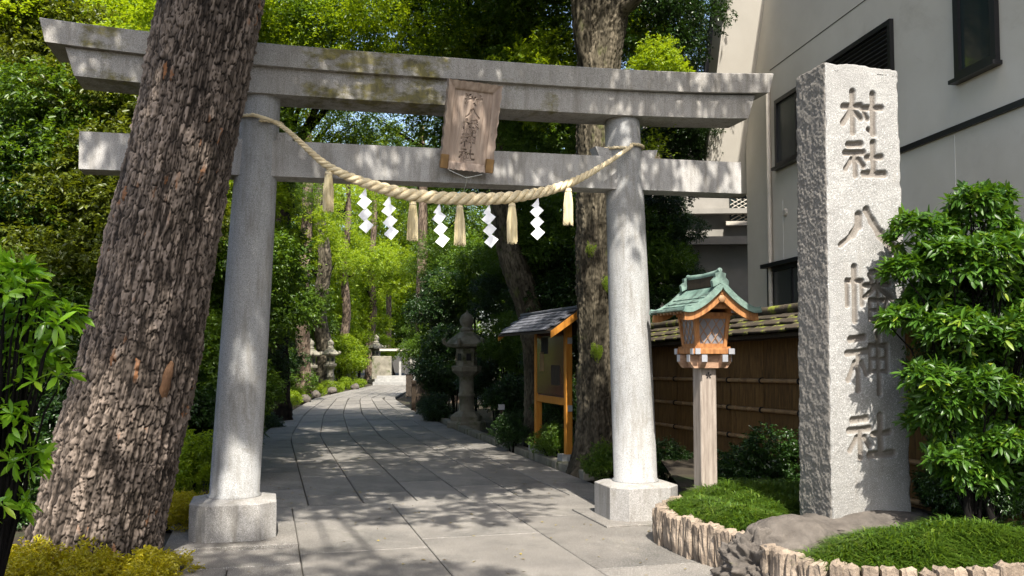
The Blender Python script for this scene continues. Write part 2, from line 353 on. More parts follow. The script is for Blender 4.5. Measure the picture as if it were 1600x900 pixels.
def sprays(rs, C, out, K, slen, Ls, Wr, flat=1.0, droop=.25, jit=.35, droopdir=.15, longform=False, whorl=False):
    n = len(C); t = unit(out + rs.normal(0, .45, (n, 3)) - np.array([0, 0, droopdir])); sr = rs.rand(n)
    P = []; Dd = []; R = []
    for j in range(K):
        f = (j + .5) / K; side = unit(np.cross(t, np.array([0, 0, 1.0]) + rs.normal(0, .3, (n, 3))))
        if whorl:
            a = 2 * math.pi * j / K * 1.0 + rs.rand(n) * .5; s2 = np.cross(t, side)
            dd = t * rs.uniform(.15, .6, (n, 1)) + side * np.cos(a)[:, None] + s2 * np.sin(a)[:, None]; pp = C + t * slen * .1 * f
        else:
            dd = t * .7 + side * (1 if j % 2 else -1) * .8 + rs.normal(0, jit, (n, 3)); pp = C + t * slen * f + rs.normal(0, slen * .08, (n, 3))
        P.append(pp); Dd.append(dd); R.append(np.clip(.55 * sr + .45 * rs.rand(n), 0, 1))
    P = np.concatenate(P); Dd = np.concatenate(Dd); R = np.concatenate(R); m = len(P)
    nn = np.array([0, 0, flat]) + rs.normal(0, .5, (m, 3)); Ln = Ls * rs.uniform(.65, 1.25, m)
    return (long_leaves if longform else kite_leaves)(P, Dd, nn, Ln, Ln * Wr, R, droop=droop)
def crown_mesh(name, seed, lobes, nsp, K=9, slen=.22, Ls=.085, Wr=.5, flat=1.0, shell=.55, zsq=.7, **kw):
    rs = np.random.RandomState(seed); lobes = np.array(lobes, float); w = lobes[:, 3] ** 2; w /= w.sum()
    idx = rs.choice(len(lobes), nsp, p=w); u = unit(rs.normal(0, 1, (nsp, 3))); r = rs.uniform(shell, 1.0, (nsp, 1)) ** .7
    C = lobes[idx, :3] + u * r * lobes[idx, 3:4] * np.array([1, 1, zsq]) + rs.normal(0, .05, (nsp, 3)) * lobes[idx, 3:4]
    V, Fc, R = sprays(rs, C, u * np.array([1, 1, .5]), K, slen, Ls, Wr, flat, **kw)
    return mesh_np(name, V, Fc, attr={'rnd': R})
def rand_lobes(seed, rx, ry, rz, n, lr, zc=0.0, hollow=.35):
    rs = np.random.RandomState(seed); u = unit(rs.normal(0, 1, (n, 3))); r = rs.uniform(hollow, 1, (n, 1)) ** .6
    P = u * r * np.array([rx, ry, rz]); P[:, 2] += zc
    return np.concatenate([P, rs.uniform(.7, 1.25, (n, 1)) * lr], 1)

def trunk_mesh(name, pts, rad, seed=0, nth=64, nz=160, cw=.06, ch=.16, depth=.02, lobed=.06, flare=0.0, mode='plate', dense=None):
    pts = np.array(pts, float); rad = np.array(rad, float); seg = np.r_[0, np.cumsum(np.linalg.norm(np.diff(pts, axis=0), axis=1))]
    t = np.linspace(0, seg[-1], nz)
    if dense: k0 = int(nz * dense[1]); t = np.r_[np.linspace(0, seg[-1] * dense[0], k0, endpoint=False), np.linspace(seg[-1] * dense[0], seg[-1], nz - k0)]
    C = np.stack([np.interp(t, seg, pts[:, k]) for k in range(3)], 1); R = np.interp(t, seg, rad)
    for _ in range(3):      # soften the kinks
        kk = max(2, nz // 30); pad = np.pad(C, ((kk, kk), (0, 0)), mode='reflect', reflect_type='odd'); C = np.stack([np.convolve(pad[:, j], np.ones(2 * kk + 1) / (2 * kk + 1), 'valid') for j in range(3)], 1)
    T = unit(np.gradient(C, axis=0)); A = unit(np.cross(np.tile([0, 1.0, 0], (nz, 1)), T)); B = np.cross(T, A)
    th = np.linspace(0, 2 * math.pi, nth, endpoint=False); TH, TT = np.meshgrid(th, t); RR = R[:, None] * np.ones_like(TH)
    circ = 2 * math.pi * float(np.mean(rad)); wr = max(6, int(circ / cw)); sx = TH / (2 * math.pi) * wr; sy = TT / ch
    cx, sn = np.cos(TH), np.sin(TH)
    wx = fbm(cx * 3, sn * 3, TT * 2.2, 3, seed) * .8; wy = fbm(cx * 3 + 9, sn * 3, TT * 2.2, 3, seed + 5) * .6
    wx = wx + .35 * fbm(cx * 22, sn * 22, TT * 9, 2, seed + 21); f1, f2, cid = worley2(sx + wx, sy + wy, seed, wr); g = np.clip((f2 - f1) / .20, 0, 1); g = g * g * (3 - 2 * g)
    fiss = np.abs(fbm(cx * 10 + wy * .25, sn * 10, TT * 1.5, 3, seed + 31)); g = g * np.clip(.12 + fiss / .30, 0, 1)
    if mode == 'furrow':
        q = np.abs(np.sin((sx + wx * 1.6 + .5 * np.sin(sy + wy * 3)) * math.pi)); g = .35 * g + .65 * q
    big = fbm(cx * 1.3, sn * 1.3, TT * .7, 3, seed + 11)
    rr = RR * (1 + lobed * big) + depth * (g * (.35 + .65 * cid) * (.75 + .5 * fbm(cx * 30, sn * 30, TT * 18, 2, seed + 8)) + .3 * fbm(cx * 14, sn * 14, TT * 26, 2, seed + 3)) - depth * .5
    if flare:
        but = 1 + flare * np.exp(-TT / .45) * (1 + .55 * np.sin(TH * 5 + seed) + .3 * np.sin(TH * 8 + 2)); rr = rr * but
    P = C[:, None, :] + A[:, None, :] * (rr * cx)[..., None] + B[:, None, :] * (rr * sn)[..., None]
    i = np.arange(nz - 1)[:, None] * nth; k = np.arange(nth)[None, :]; k2 = (k + 1) % nth
    Fc = np.stack([i + k, i + k2, i + nth + k2, i + nth + k], -1).reshape(-1, 4)
    return mesh_np(name, P.reshape(-1, 3), Fc, True, {'h': (g * (.55 + .45 * cid)).ravel(), 'cell': cid.ravel()})

# ------------------------------------------------------------------ characters cut in stone and wood (brush strokes as thick lines)
SHI = [((.10, .90), (.42, .94), .085), ((.02, .66), (.48, .70), .08), ((.28, .68), (.27, .40), .075), ((.27, .40), (.27, .02), .08), ((.19, .50), (.03, .20), .07), ((.36, .50), (.47, .30), .075)]
CH = {
 'mura': [((.03, .62), (.47, .67), .08), ((.27, 1.0), (.27, .50), .09), ((.27, .50), (.26, .0), .085), ((.24, .55), (.02, .22), .085), ((.31, .52), (.47, .36), .08), ((.50, .62), (1.0, .66), .08), ((.78, .98), (.78, .5), .09), ((.78, .5), (.77, .0), .09), ((.77, .0), (.64, .10), .06), ((.56, .50), (.63, .36), .07)],
 'sha': SHI + [((.73, 1.0), (.73, .5), .09), ((.73, .5), (.73, .10), .09), ((.56, .56), (.93, .60), .08), ((.48, .08), (1.0, .10), .095)],
 'hachi': [((.36, .86), (.35, .62), .085), ((.35, .62), (.24, .40), .075), ((.24, .40), (.02, .14), .05), ((.50, 1.0), (.60, .74), .075), ((.60, .74), (.74, .44), .085), ((.74, .44), (1.0, .08), .10)],
 'man': [((.05, .72), (.05, .28), .06), ((.05, .74), (.37, .74), .06), ((.37, .74), (.37, .30), .06), ((.21, 1.0), (.21, .0), .075), ((.90, .99), (.58, .90), .07), ((.54, .86), (.60, .74), .06), ((.94, .86), (.84, .74), .06), ((.44, .66), (.98, .69), .06), ((.72, .93), (.72, .48), .06), ((.68, .64), (.44, .44), .06), ((.75, .64), (1.02, .42), .075), ((.54, .38), (.54, .02), .06), ((.54, .39), (.90, .39), .055), ((.90, .39), (.90, .02), .06), ((.54, .20), (.90, .20), .045), ((.72, .38), (.72, .03), .045), ((.54, .03), (.90, .03), .055)],
 'kami': SHI + [((.56, .80), (.56, .34), .065), ((.56, .80), (.95, .80), .06), ((.95, .80), (.95, .34), .065), ((.56, .57), (.95, .57), .05), ((.56, .35), (.95, .35), .055), ((.755, 1.02), (.755, .5), .08), ((.755, .5), (.755, -.04), .075)],
 'worn': [((.10, .92), (.22, .62), .06), ((.34, .96), (.18, .78), .05), ((.08, .58), (.40, .66), .05), ((.22, .62), (.12, .30), .05), ((.42, .80), (.50, .60), .055), ((.60, .78), (.52, .52), .05), ((.72, .62), (.98, .70), .06), ((.88, .92), (.80, .50), .055), ((.58, .34), (.66, .22), .05)],
}
def carve_field(X, Y, glyphs, jit=0.0):      # X,Y metres; glyphs: (key, cx, cy, w, h); returns 0..1 cut depth
    d = np.zeros_like(X)
    for key, cx, cy, w, h in glyphs:
        m = (np.abs(X - cx) < w * .65) & (np.abs(Y - cy) < h * .65); x = X[m]; y = Y[m]; best = np.zeros_like(x)
        for (a, b, t) in CH[key]:
            ax, ay = cx + (a[0] - .5) * w, cy + (a[1] - .5) * h; bx, by = cx + (b[0] - .5) * w, cy + (b[1] - .5) * h
            L2 = (bx - ax) ** 2 + (by - ay) ** 2; q = np.clip(((x - ax) * (bx - ax) + (y - ay) * (by - ay)) / L2, 0, 1)
            dist = np.hypot(x - ax - q * (bx - ax), y - ay - q * (by - ay)); half = t * w * (.92 + .25 * np.abs(q - .5))
            best = np.maximum(best, np.clip((half - dist) / (half * .55), 0, 1))
        d[m] = np.maximum(d[m], best)
    return d

# ------------------------------------------------------------------ THE SETTING
GY = math.radians(14.99)                       # yaw of the gate (and of the things lined up with it)
GL = np.array([-2.489, 8.2]); GU = np.array([math.cos(GY), math.sin(GY)]); GV = np.array([-math.sin(GY), math.cos(GY)])
def gw(s, v, z=0.0): p = GL + GU * s + GV * v; return (float(p[0]), float(p[1]), z)     # gate frame -> world

def terrain():
    n = 90; xs = np.sign(np.linspace(-1, 1, n)) * np.abs(np.linspace(-1, 1, n)) ** 2.4 * 900; ys = np.abs(np.linspace(-.35, 1, n)) ** 2.4 * np.sign(np.linspace(-.35, 1, n)) * 1200 + 8
    X, Y = np.meshgrid(xs, ys); Z = -.10 + 0 * X; V = np.stack([X, Y, Z], -1).reshape(-1, 3)
    i = np.arange(n - 1)[:, None] * n; k = np.arange(n - 1)[None, :]; Fc = np.stack([i + k, i + k + 1, i + n + k + 1, i + n + k], -1).reshape(-1, 4)
    put('ground', mesh_np('ground', V, Fc), M['soil'], kind='structure')
terrain()

# centre line of the approach, and its half width
CLx = [-.85, -2.95, -4.45, -5.9, -6.1, -6.1]; CLy = [10.6, 18.4, 25.6, 34.3, 41, 50]; HWs = [1.98, 1.95, 1.75, 1.45, 1.35, 1.3]
def cl(y): return float(np.interp(y, CLy, CLx)) if y > CLy[0] else CLx[0] + (CLy[0] - y) * .268
def hw(y): return float(np.interp(y, CLy, HWs))
path_mb = MB()
path = None
def path_pts():
    L_, R_ = [], []
    for y in [10.0, 12, 14, 16, 18.4, 21, 23, 25.6, 28, 31, 34.3, 37, 41, 45, 50]:
        d = .268 if y < 24 else (.17 if y < 33 else .02); L_.append((cl(y) - hw(y) - .03, y - hw(y) * d)); R_.append((cl(y) + hw(y) + .03, y + hw(y) * d))
    return L_, R_
PL_, PR_ = path_pts()
pm = MB()
for i in range(len(PL_) - 1):
    pm.add([(*PL_[i], -.016), (*PR_[i], -.016), (*PR_[i + 1], -.016), (*PL_[i + 1], -.016)], [(0, 1, 2, 3)])
path = pm.build('path', M['joint'], kind='structure')
fm = MB(); fc = [gw(-1.3, -14, -.02), gw(9, -14, -.02), gw(9, -4.2, -.02), gw(4.35, -2.4, -.02), gw(4.35, .6, -.02), gw(3.9, 1.7, -.02), gw(-.6, 1.7, -.02), gw(-1.3, -1.6, -.02)]
fm.add(fc, [tuple(range(len(fc)))]); forecourt = fm.build('forecourt', M['joint'], kind='structure')

rnd = random.Random(5)
def slab(parent, Q, gap=.012, th=.06, top=0.0, name='paving_slab', m=None):
    c = np.mean(np.array(Q), axis=0); r1 = []; r2 = []; dz = rnd.uniform(-.0015, .0015); tx, ty = rnd.uniform(-.0012, .0012), rnd.uniform(-.0012, .0012)
    n = len(Q)
    for i in range(n):      # inset every edge by half the joint
        p0, p, p2 = np.array(Q[i - 1]), np.array(Q[i]), np.array(Q[(i + 1) % n]); e1 = unit(p - p0); e2 = unit(p2 - p); n1 = np.array([-e1[1], e1[0]]); n2 = np.array([-e2[1], e2[0]])
        b = unit(n1 + n2) / max(.4, math.sqrt(max(.05, (1 + float(n1 @ n2)) / 2)))
        a = p + b * gap / 2; a2 = p + b * (gap / 2 + .007); r1.append(a); r2.append(a2)
    def z(q): return top + dz + (q[0] - c[0]) * tx + (q[1] - c[1]) * ty
    V = [(*(q - c), -th) for q in r1] + [(*(q - c), z(q) - .006) for q in r1] + [(*(q - c), z(q)) for q in r2]
    Fs = [tuple(range(2 * n, 3 * n))] + [(i, (i + 1) % n, n + (i + 1) % n, n + i) for i in range(n)] + [(n + i, n + (i + 1) % n, 2 * n + (i + 1) % n, 2 * n + i) for i in range(n)]
    mb = MB(); mb.add(V, Fs); return mb.build(name, m or M['slab'], parent, loc=(float(c[0]), float(c[1]), 0))
# strips behind the cross joint
VJ = 1.545
def strip_pt(k, y, K=7):
    d = float(np.interp(y, [10, 22, 27, 34, 37], [.268, .268, .19, .12, .0])); u = -1 + 2 * k / K; h = hw(y); x = cl(y) + h * u; return np.array([x, y + h * u * d])
for k in range(7):
    y = 10.15; first = True; step0 = rnd.uniform(.7, 1.6)
    while y < 49:
        L_ = step0 if first else (rnd.uniform(1.35, 1.75) if y < 22 else (2.4 if y < 33 else 4.0)); y2 = min(y + L_, 49.5); first = False
        slab(path, [strip_pt(k, y), strip_pt(k + 1, y), strip_pt(k + 1, y2), strip_pt(k, y2)], gap=.016 if y < 24 else .03); y = y2
# big flags in front of the joint (gate frame)
cols = [-.45, .566, 1.614, 2.698, 3.78]
def quad(s0, v0, s1, v1): return [np.array(gw(s0, v0)[:2]), np.array(gw(s1, v0)[:2]), np.array(gw(s1, v1)[:2]), np.array(gw(s0, v1)[:2])]
for ci in range(1, 4):
    vs = {1: [VJ, -.9, -3.3, -6], 2: [VJ, -.55, -3.0, -5.5], 3: [VJ, .25, -2.0, -4.4, -6.5]}[ci]
    for a, b in zip(vs, vs[1:]): slab(forecourt, quad(cols[ci], b, cols[ci + 1], a), gap=.009)
for (s0, v0, s1, v1) in [(-.6, .56, .566, VJ), (-.6, -.62, -.02, -.46), (.52, -.46, .566, .52), (-.3, -1.25, .566, -.62), (-.62, -2.0, .02, -1.25), (.02, -2.1, .566, -1.25), (-1.2, -3.4, -.2, -2.1), (-.2, -3.6, .566, -2.1), (-1.2, -6, .566, -3.6),
                         (3.78, .62, 4.3, VJ), (3.78, -1.6, 4.35, -.62), (3.78, -2.9, 5.2, -1.62), (3.78, -4.4, 5.4, -2.9), (5.4, -4.4, 7.2, -3.3), (3.78, -6.5, 6, -4.4), (6, -6.5, 8.6, -4.4), (3.2, .3, 3.28, .34)][:-1]:
    slab(forecourt, quad(s0, v0, s1, v1), gap=.012)
for (sc, hs) in ((.024, .54), (3.85, .50)):     # plinth flag under each pedestal
    slab(forecourt, quad(sc - hs, -hs, sc + hs, hs), gap=.004, top=.018, name='plinth_flag')

# raised edge on the right of the path
kr = MB()
ek = []
for i, y in enumerate(np.arange(11.6, 26, 1.15)):
    a = strip_pt(7.18, y); b = strip_pt(7.18, y + 1.13); d = unit(b - a); c = (a + b) / 2
    o = MB().box((0, 0, .03), (float(np.linalg.norm(b - a)) - .02, .16, .14), bev=.012).build('kerb_block', M['lstone'], path, loc=(float(c[0]) + .06, float(c[1]), -.02), rot=(0, 0, math.atan2(d[1], d[0])))
    a = strip_pt(-.2, y); b = strip_pt(-.2, y + 1.13); c = (a + b) / 2; d = unit(b - a)
    MB().box((0, 0, .03), (float(np.linalg.norm(b - a)) - .02, .12, .09), bev=.012).build('kerb_block', M['lstone'], path, loc=(float(c[0]) - .04, float(c[1]), -.03), rot=(0, 0, math.atan2(d[1], d[0])))

# ------------------------------------------------------------------ THE GATE
gate = thing('torii_gate', 'large weathered granite shrine gate with two round pillars standing across the paved path', 'shrine gate', gw(0, 0), GY)
def beam(name, prof, m, ends, cut, z_of, off=0.0):   # prof: (y, dz) outline; swept along x with an upward sweep at the ends
    xs = np.linspace(0, 1, 29); P = []; n = len(prof)
    zmin = min(p[1] for p in prof); zmax = max(p[1] for p in prof)
    for t in xs:
        for (y, dz) in prof:
            f = (dz - zmin) / (zmax - zmin); x0 = ends[0] - cut * f; x1 = ends[1] + cut * f; x = x0 + (x1 - x0) * t
            P.append((x, y, z_of(x) + dz))
    Fs = [(i * n + k, i * n + (k + 1) % n, (i + 1) * n + (k + 1) % n, (i + 1) * n + k)[::-1] for i in range(28) for k in range(n)]
    mb = MB(); mb.add(P, Fs); mb.add(P[:n], [tuple(range(n))]); mb.add(P[-n:], [tuple(range(n))[::-1]])
    return mb.build(name, m, gate)
mid = 1.87
def sweep(x): u = (x - mid) / 3.4; return .08 * abs(u) ** 3.2 + .012 * (x - mid)
beam('top_lintel', [(-.27, 0), (.27, 0), (.285, .19), (.25, .205), (0, .245), (-.25, .205), (-.285, .19)], M['beam'], (-1.55, 5.25), .055, lambda x: 4.185 + sweep(x))
beam('lower_lintel', [(-.21, 0), (.21, 0), (.215, .238), (-.215, .238)], M['beam'], (-1.33, 5.04), .075, lambda x: 3.948 + sweep(x) * .85)
beam('tie_beam', [(-.13, 0), (.13, 0), (.13, .325), (-.13, .325)], M['nuki'], (-1.29, 4.99), .003, lambda x: 3.205 + .012 * x)
for (sb, st, zt) in ((.024, .20, 3.965), (3.85, 3.733, 3.985)):
    prof = [(.222, .345), (.232, .352), (.232, .368), (.215, .385), (.212, 1.2), (.203, 2.2), (.191, 3.1), (.176, zt - .04), (.168, zt - .008), (.160, zt)]
    P = [(r * math.cos(2 * math.pi * k / 48) + sb + (st - sb) * ((z - .345) / (zt - .345)), r * math.sin(2 * math.pi * k / 48), z) for r, z in prof for k in range(48)]
    mb = MB(); mb.add(P, [(i * 48 + k, i * 48 + (k + 1) % 48, (i + 1) * 48 + (k + 1) % 48, (i + 1) * 48 + k) for i in range(len(prof) - 1) for k in range(48)], True)
    mb.add(P[-48:], [tuple(range(48))]); mb.build('pillar', M['pillar'], gate)
    h, c, zt2 = (.362 if sb < 1 else .355), .14, .345
    o8 = [(-h, -h + c), (-h + c, -h), (h - c, -h), (h, -h + c), (h, h - c), (h - c, h), (-h + c, h), (-h, h - c)]
    q = [(sb + x, y) for x, y in o8]; pb = MB()
    lv = [(1.0, .018), (1.0, zt2 - .022), (.985, zt2 - .015), (.68, zt2 + .010)]
    P = [(sb + x * f, y * f, z) for f, z in lv for x, y in o8]
    pb.add(P, [(i * 8 + k, i * 8 + (k + 1) % 8, (i + 1) * 8 + (k + 1) % 8, (i + 1) * 8 + k) for i in range(3) for k in range(8)]); pb.add(P[-8:], [tuple(range(8))])
    pb.build('pedestal', M['ped'], gate)
    rr = .19; zc = 3.53 + .012 * sb; sx = sb + (st - sb) * .88
    for sg in (-1, 1):
        x0 = sx + sg * (rr - .03); x1 = sx + sg * (rr + .125)
        MB().prism([(x0, zc + .001), (x1 - sg * .02, zc + .001), (x1 + sg * .02, zc + .10), (x0, zc + .085)][::sg], 'y', -.085, .085).build('wedge', M['nuki'], gate)

# plaque
pq = thing('name_plaque', 'weathered wooden name plaque with carved characters hung at the middle of the stone gate', 'plaque', gw(2.06, -.23, 3.345), GY)
pq.rotation_euler = Matrix.Rotation(GY, 3, 'Z').to_4x4().to_euler()
Rq = Matrix.Rotation(GY, 4, 'Z') @ Matrix.Rotation(math.radians(3.2), 4, 'Y') @ Matrix.Rotation(math.radians(15), 4, 'X'); pq.rotation_euler = Rq.to_euler()
PW, PH = .36, .66
nx, ny = 150, 260; xs = np.linspace(-PW / 2, PW / 2, nx); zs = np.linspace(.06, .06 + PH, ny); X, Z = np.meshgrid(xs, zs)
gl = [('worn', 0.0, .06 + .565, .17, .13), ('hachi', .01, .06 + .45, .125, .085), ('man', .0, .06 + .335, .135, .12), ('kami', -.005, .06 + .205, .13, .12), ('sha', -.005, .06 + .075, .14, .10)]
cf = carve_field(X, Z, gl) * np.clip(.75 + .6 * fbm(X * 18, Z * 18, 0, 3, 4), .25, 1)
Yd = -.02 + cf * .014 + .0025 * fbm(X * 60, Z * 4, 0, 3, 2)
i = np.arange(ny - 1)[:, None] * nx; k = np.arange(nx - 1)[None, :]
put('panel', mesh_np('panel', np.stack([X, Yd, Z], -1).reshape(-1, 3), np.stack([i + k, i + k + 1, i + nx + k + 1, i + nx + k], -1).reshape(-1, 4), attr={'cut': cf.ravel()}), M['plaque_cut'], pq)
MB().box((0, .015, .39), (PW + .02, .05, PH + .1)).build('backing', M['plaque'], pq)
def rail_frame(pts_in, pts_out, scal=0):
    n = 14; mb = MB(); P = []
    for j in range(n + 1):
        t = j / n; a = np.array(pts_in[0]) * (1 - t) + np.array(pts_in[1]) * t; b = np.array(pts_out[0]) * (1 - t) + np.array(pts_out[1]) * t
        w = scal * abs(math.sin(j * math.pi * .5)) * (1 if 0 < j < n else 0); o = b + (a - b) / np.linalg.norm(a - b) * w
        m_ = a * .85 + o * .15; P += [(a[0], .02, a[1]), (a[0], -.035, a[1]), (m_[0], -.045, m_[1]), (o[0], -.075, o[1]), (o[0], -.045, o[1]), (o[0], .03, o[1])]
    Fs = [(j * 6 + k, j * 6 + (k + 1) % 6, j * 6 + 6 + (k + 1) % 6, j * 6 + 6 + k) for j in range(n) for k in range(6)]
    mb.add(P, Fs); mb.add(P[:6], [tuple(range(6))]); mb.add(P[-6:], [tuple(range(6))[::-1]]); return mb
a = PW / 2; z0, z1 = .06, .06 + PH
rail_frame([(-a, z1), (a, z1)], [(-a - .075, z1 + .08), (a + .075, z1 + .08)], .010).build('frame_top', M['plaque'], pq)
rail_frame([(-a, z0), (-a, z1)], [(-a - .07, z0 - .05), (-a - .075, z1 + .08)], .011).build('frame_side', M['plaque'], pq)
rail_frame([(a, z0), (a, z1)], [(a + .07, z0 - .05), (a + .075, z1 + .08)], .011).build('frame_side', M['plaque'], pq)
rail_frame([(-a, z0), (a, z0)], [(-a - .0, z0 - .075), (a + .0, z0 - .075)], .008).build('frame_bottom', M['plaque'], pq)
for sg in (-1, 1): MB().box((sg * (a + .035), -.055, z0 - .005), (.075, .05, .13), bev=.006).build('corner_fitting', M['corner'], pq)
wb = MB(); wb.tube([(-.17, -.07, -.02), (0, -.10, -.075), (.15, -.08, -.03)], .0035, 5)
wb.tube([(0, -.10, -.06), (.012, -.075, -.10), (.0, -.05, -.20), (0, .03, -.29)], .0035, 5); wb.build('hanging_wire', M['wire'], pq)

# rope with tassels
rope = thing('straw_rope', 'thick twisted pale straw rope hanging in a curve between the gate pillars', 'sacred rope', gw(0, 0), GY)
RS = [.10, .33, .79, 1.29, 2.00, 2.50, 3.04, 3.46, 3.74]; RZ = [3.735, 3.66, 3.29, 3.105, 3.045, 3.085, 3.235, 3.47, 3.665]; RR_ = [.016, .019, .036, .055, .060, .056, .042, .026, .018]
seg = np.linspace(.12, 3.74, 420)
def smooth_interp(x, xp, fp):
    xp = np.array(xp); fp = np.array(fp); m = np.gradient(fp, xp); i = np.clip(np.searchsorted(xp, x) - 1, 0, len(xp) - 2); h = xp[i + 1] - xp[i]; t = (x - xp[i]) / h
    return (2 * t**3 - 3 * t**2 + 1) * fp[i] + (t**3 - 2 * t**2 + t) * h * m[i] + (-2 * t**3 + 3 * t**2) * fp[i + 1] + (t**3 - t**2) * h * m[i + 1]
rz_ = smooth_interp(seg, RS, RZ); rr_ = smooth_interp(seg, RS, RR_); ry_ = -.235 - .10 * np.sin(np.clip((seg - .1) / 3.64, 0, 1) * math.pi) ** .5
CP = np.stack([seg, ry_, rz_], 1); T = unit(np.gradient(CP, axis=0)); A = unit(np.cross(T, np.array([0, 1.0, 0]))); B = np.cross(T, A)
ds = np.r_[0, np.linalg.norm(np.diff(CP, axis=0), axis=1)]; ph = np.cumsum(ds / (rr_ * 4.6)) * 2 * math.pi
for j in range(3):
    a_ = -(ph + j * 2 * math.pi / 3); c = CP + (A * np.cos(a_)[:, None] + B * np.sin(a_)[:, None]) * (rr_ * .54)[:, None]
    MB().tube(c[::1], list(rr_ * .50), 9).build('rope_strand', M['rope'], rope)
for (sc, zc, r, yy) in ((.19, 3.73, .205, 0), (3.742, 3.69, .20, 0)):
    pts = [(sc + r * math.cos(t), yy + r * math.sin(t), zc + .03 * math.sin(t * .5 + (0 if sc < 1 else 1.5)) - .02) for t in np.linspace(-math.pi / 2, 1.5 * math.pi, 60)]
    cpa = np.array(pts); TT_ = unit(np.gradient(cpa, axis=0)); AA = unit(np.cross(TT_, np.array([0, 0, 1.0]))); BB = np.cross(TT_, AA); pp = np.linspace(0, 2 * math.pi * 20, 60)
    for j in range(2):
        aa = pp + j * math.pi; c = cpa + (AA * np.cos(aa)[:, None] + BB * np.sin(aa)[:, None]) * .008; MB().tube(c, .011, 6).build('rope_wrap', M['rope'], rope)
def rope_at(s): return float(np.interp(s, seg, ry_)), float(np.interp(s, seg, rz_)), float(np.interp(s, seg, rr_))
def straw_tassel(seed, Ln, wbot):
    r = random.Random(seed); mb = MB()
    mb.lathe([(.005, 0), (.024, -.012), (.03, -.05), (wbot * .62, -Ln * .55), (wbot * .8, -Ln * .93), (wbot * .55, -Ln * .985), (.002, -Ln * .97)], 14)
    for _ in range(170):
        a = r.uniform(0, 2 * math.pi); rad = math.sqrt(r.random()); k = 1 + r.gauss(0, .03); L_ = Ln * r.uniform(.88, 1.04)
        x0, y0 = .027 * rad * math.cos(a), .027 * rad * math.sin(a); x1, y1 = wbot * (.45 + .58 * rad) * math.cos(a) * k, wbot * (.45 + .58 * rad) * math.sin(a) * k
        mb.tube([(x0, y0, -.01), ((x0 + x1) * .62, (y0 + y1) * .62, -L_ * .5), (x1 + r.gauss(0, .003), y1, -L_)], [.0032, .0032, .0024], 3, caps=False, smooth=False)
    return mb.mesh('tassel')
def tassel_place(px, top, bot, lab, idx):
    o = PLN(px, top, GL - GV * .33, GU); s = float((o[:2] - GL) @ GU); y, z, r = rope_at(s); o2 = PLN(px, bot, GL - GV * .33, GU)
    t = thing('straw_tassel', lab, 'tassel', gw(s, y, z - r * .85), GY + rnd.uniform(-1, 1), 'straw tassels hanging from the rope')
    L_ = (z - r * .85) - float(o2[2]); put('straw', straw_tassel(idx, L_, .045 if idx != 3 else .052), M['straw'], t)
    MB().lathe([(.031, -.045), (.035, -.04), (.035, -.03), (.031, -.025)], 14).build('tie', M['rope'], t)
for i, (px, a, b, l) in enumerate([(514, 262, 329, 'pale straw tassel at the left end of the rope, alone beside the left pillar'), (645, 318, 375, 'shaded greenish straw tassel hanging between the second and third paper streamers'), (718, 322, 383, 'straw tassel at the lowest middle point of the rope under the wooden plaque'),
                                   (800, 318, 379, 'sunlit straw tassel between the fourth and fifth paper streamers'), (889, 288, 350, 'straw tassel at the right end of the rope, nearest the right pillar')]): tassel_place(px, a, b, l, i + 1)
def shide_mesh():
    mb = MB(); th = .0015
    def sheet(P):
        P = [tuple(p) for p in P]; n = len(P); mb.add([*P, *[(a, b + th, c) for a, b, c in P]], [tuple(range(n))[::-1], tuple(range(n, 2 * n))] + [(i, (i + 1) % n, n + (i + 1) % n, n + i) for i in range(n)])
    sheet([(.004, 0, .0), (.012, 0, -.055), (.006, 0, -.10), (-.050, 0, -.075), (-.018, 0, -.035)])
    for q in range(3):      # each fold a turned square hanging from the one above
        x, z, y = -.004 + q * .008, -.062 - q * .090, -.003 * (q + 1); t = .012 if q % 2 else -.008
        sheet([(x, y, z), (x + .054, y + t, z - .044), (x - .004, y + t, z - .110), (x - .058, y, z - .064)])
    return mb.mesh('shide')
SH = shide_mesh()
for i, (px, top, l) in enumerate([(571, 294, 'white zigzag paper streamer nearest the left pillar, next to the leftmost tassel'), (608, 309, 'white zigzag paper streamer second from the left, left of the shaded tassel'), (686, 323, 'white zigzag paper streamer just left of the middle tassel'),
                                  (764, 325, 'white zigzag paper streamer just right of the middle tassel'), (841, 310, 'white zigzag paper streamer farthest right, before the last tassel')]):
    o = PLN(px, top, GL - GV * .33, GU); s = float((o[:2] - GL) @ GU); y, z, r = rope_at(s)
    tagged(put('paper_streamer', SH, M['paper'], loc=gw(s, y, z - r * .8), rot=(rnd.uniform(-.05, .05), rnd.uniform(-.06, .06), GY + rnd.uniform(-.15, .15)), scale=1.18), l, 'paper streamer', 'white paper streamers hanging from the rope')

# ------------------------------------------------------------------ leaning tree in front
def ctr(px, py, Y): p = D(px, py, Y); return (float(p[0]), float(p[1]), float(p[2]))
lt = thing('leaning_tree', 'large leaning tree with thick grey plated bark in front of the left pillar', 'tree', (-3.22, 7.25, -.08))
base = np.array([-3.22, 7.25, -.08])
TP = [(144, 905, 205), (144, 879, 201), (160, 795, 191), (185, 691, 189), (214, 587, 182), (240, 447, 170), (292, 200, 156), (331, 0, 158), (352, -110, 156), (385, -320, 140), (420, -560, 120)]
pts = [np.array(ctr(x, y, 7.25)) - base for x, y, w in TP]; rads = [w / 2 / F_PX * 7.25 * .98 for x, y, w in TP]
pts[0][2] = -.1
put('trunk', trunk_mesh('trunk', pts, rads, 3, 400, 1100, .024, .135, .026, .035, dense=(.66, .93)), M['bark1'], lt)
hb = MB(); p = PLN(262, 600, (0, 7.25 - .27), (1, 0)) - base
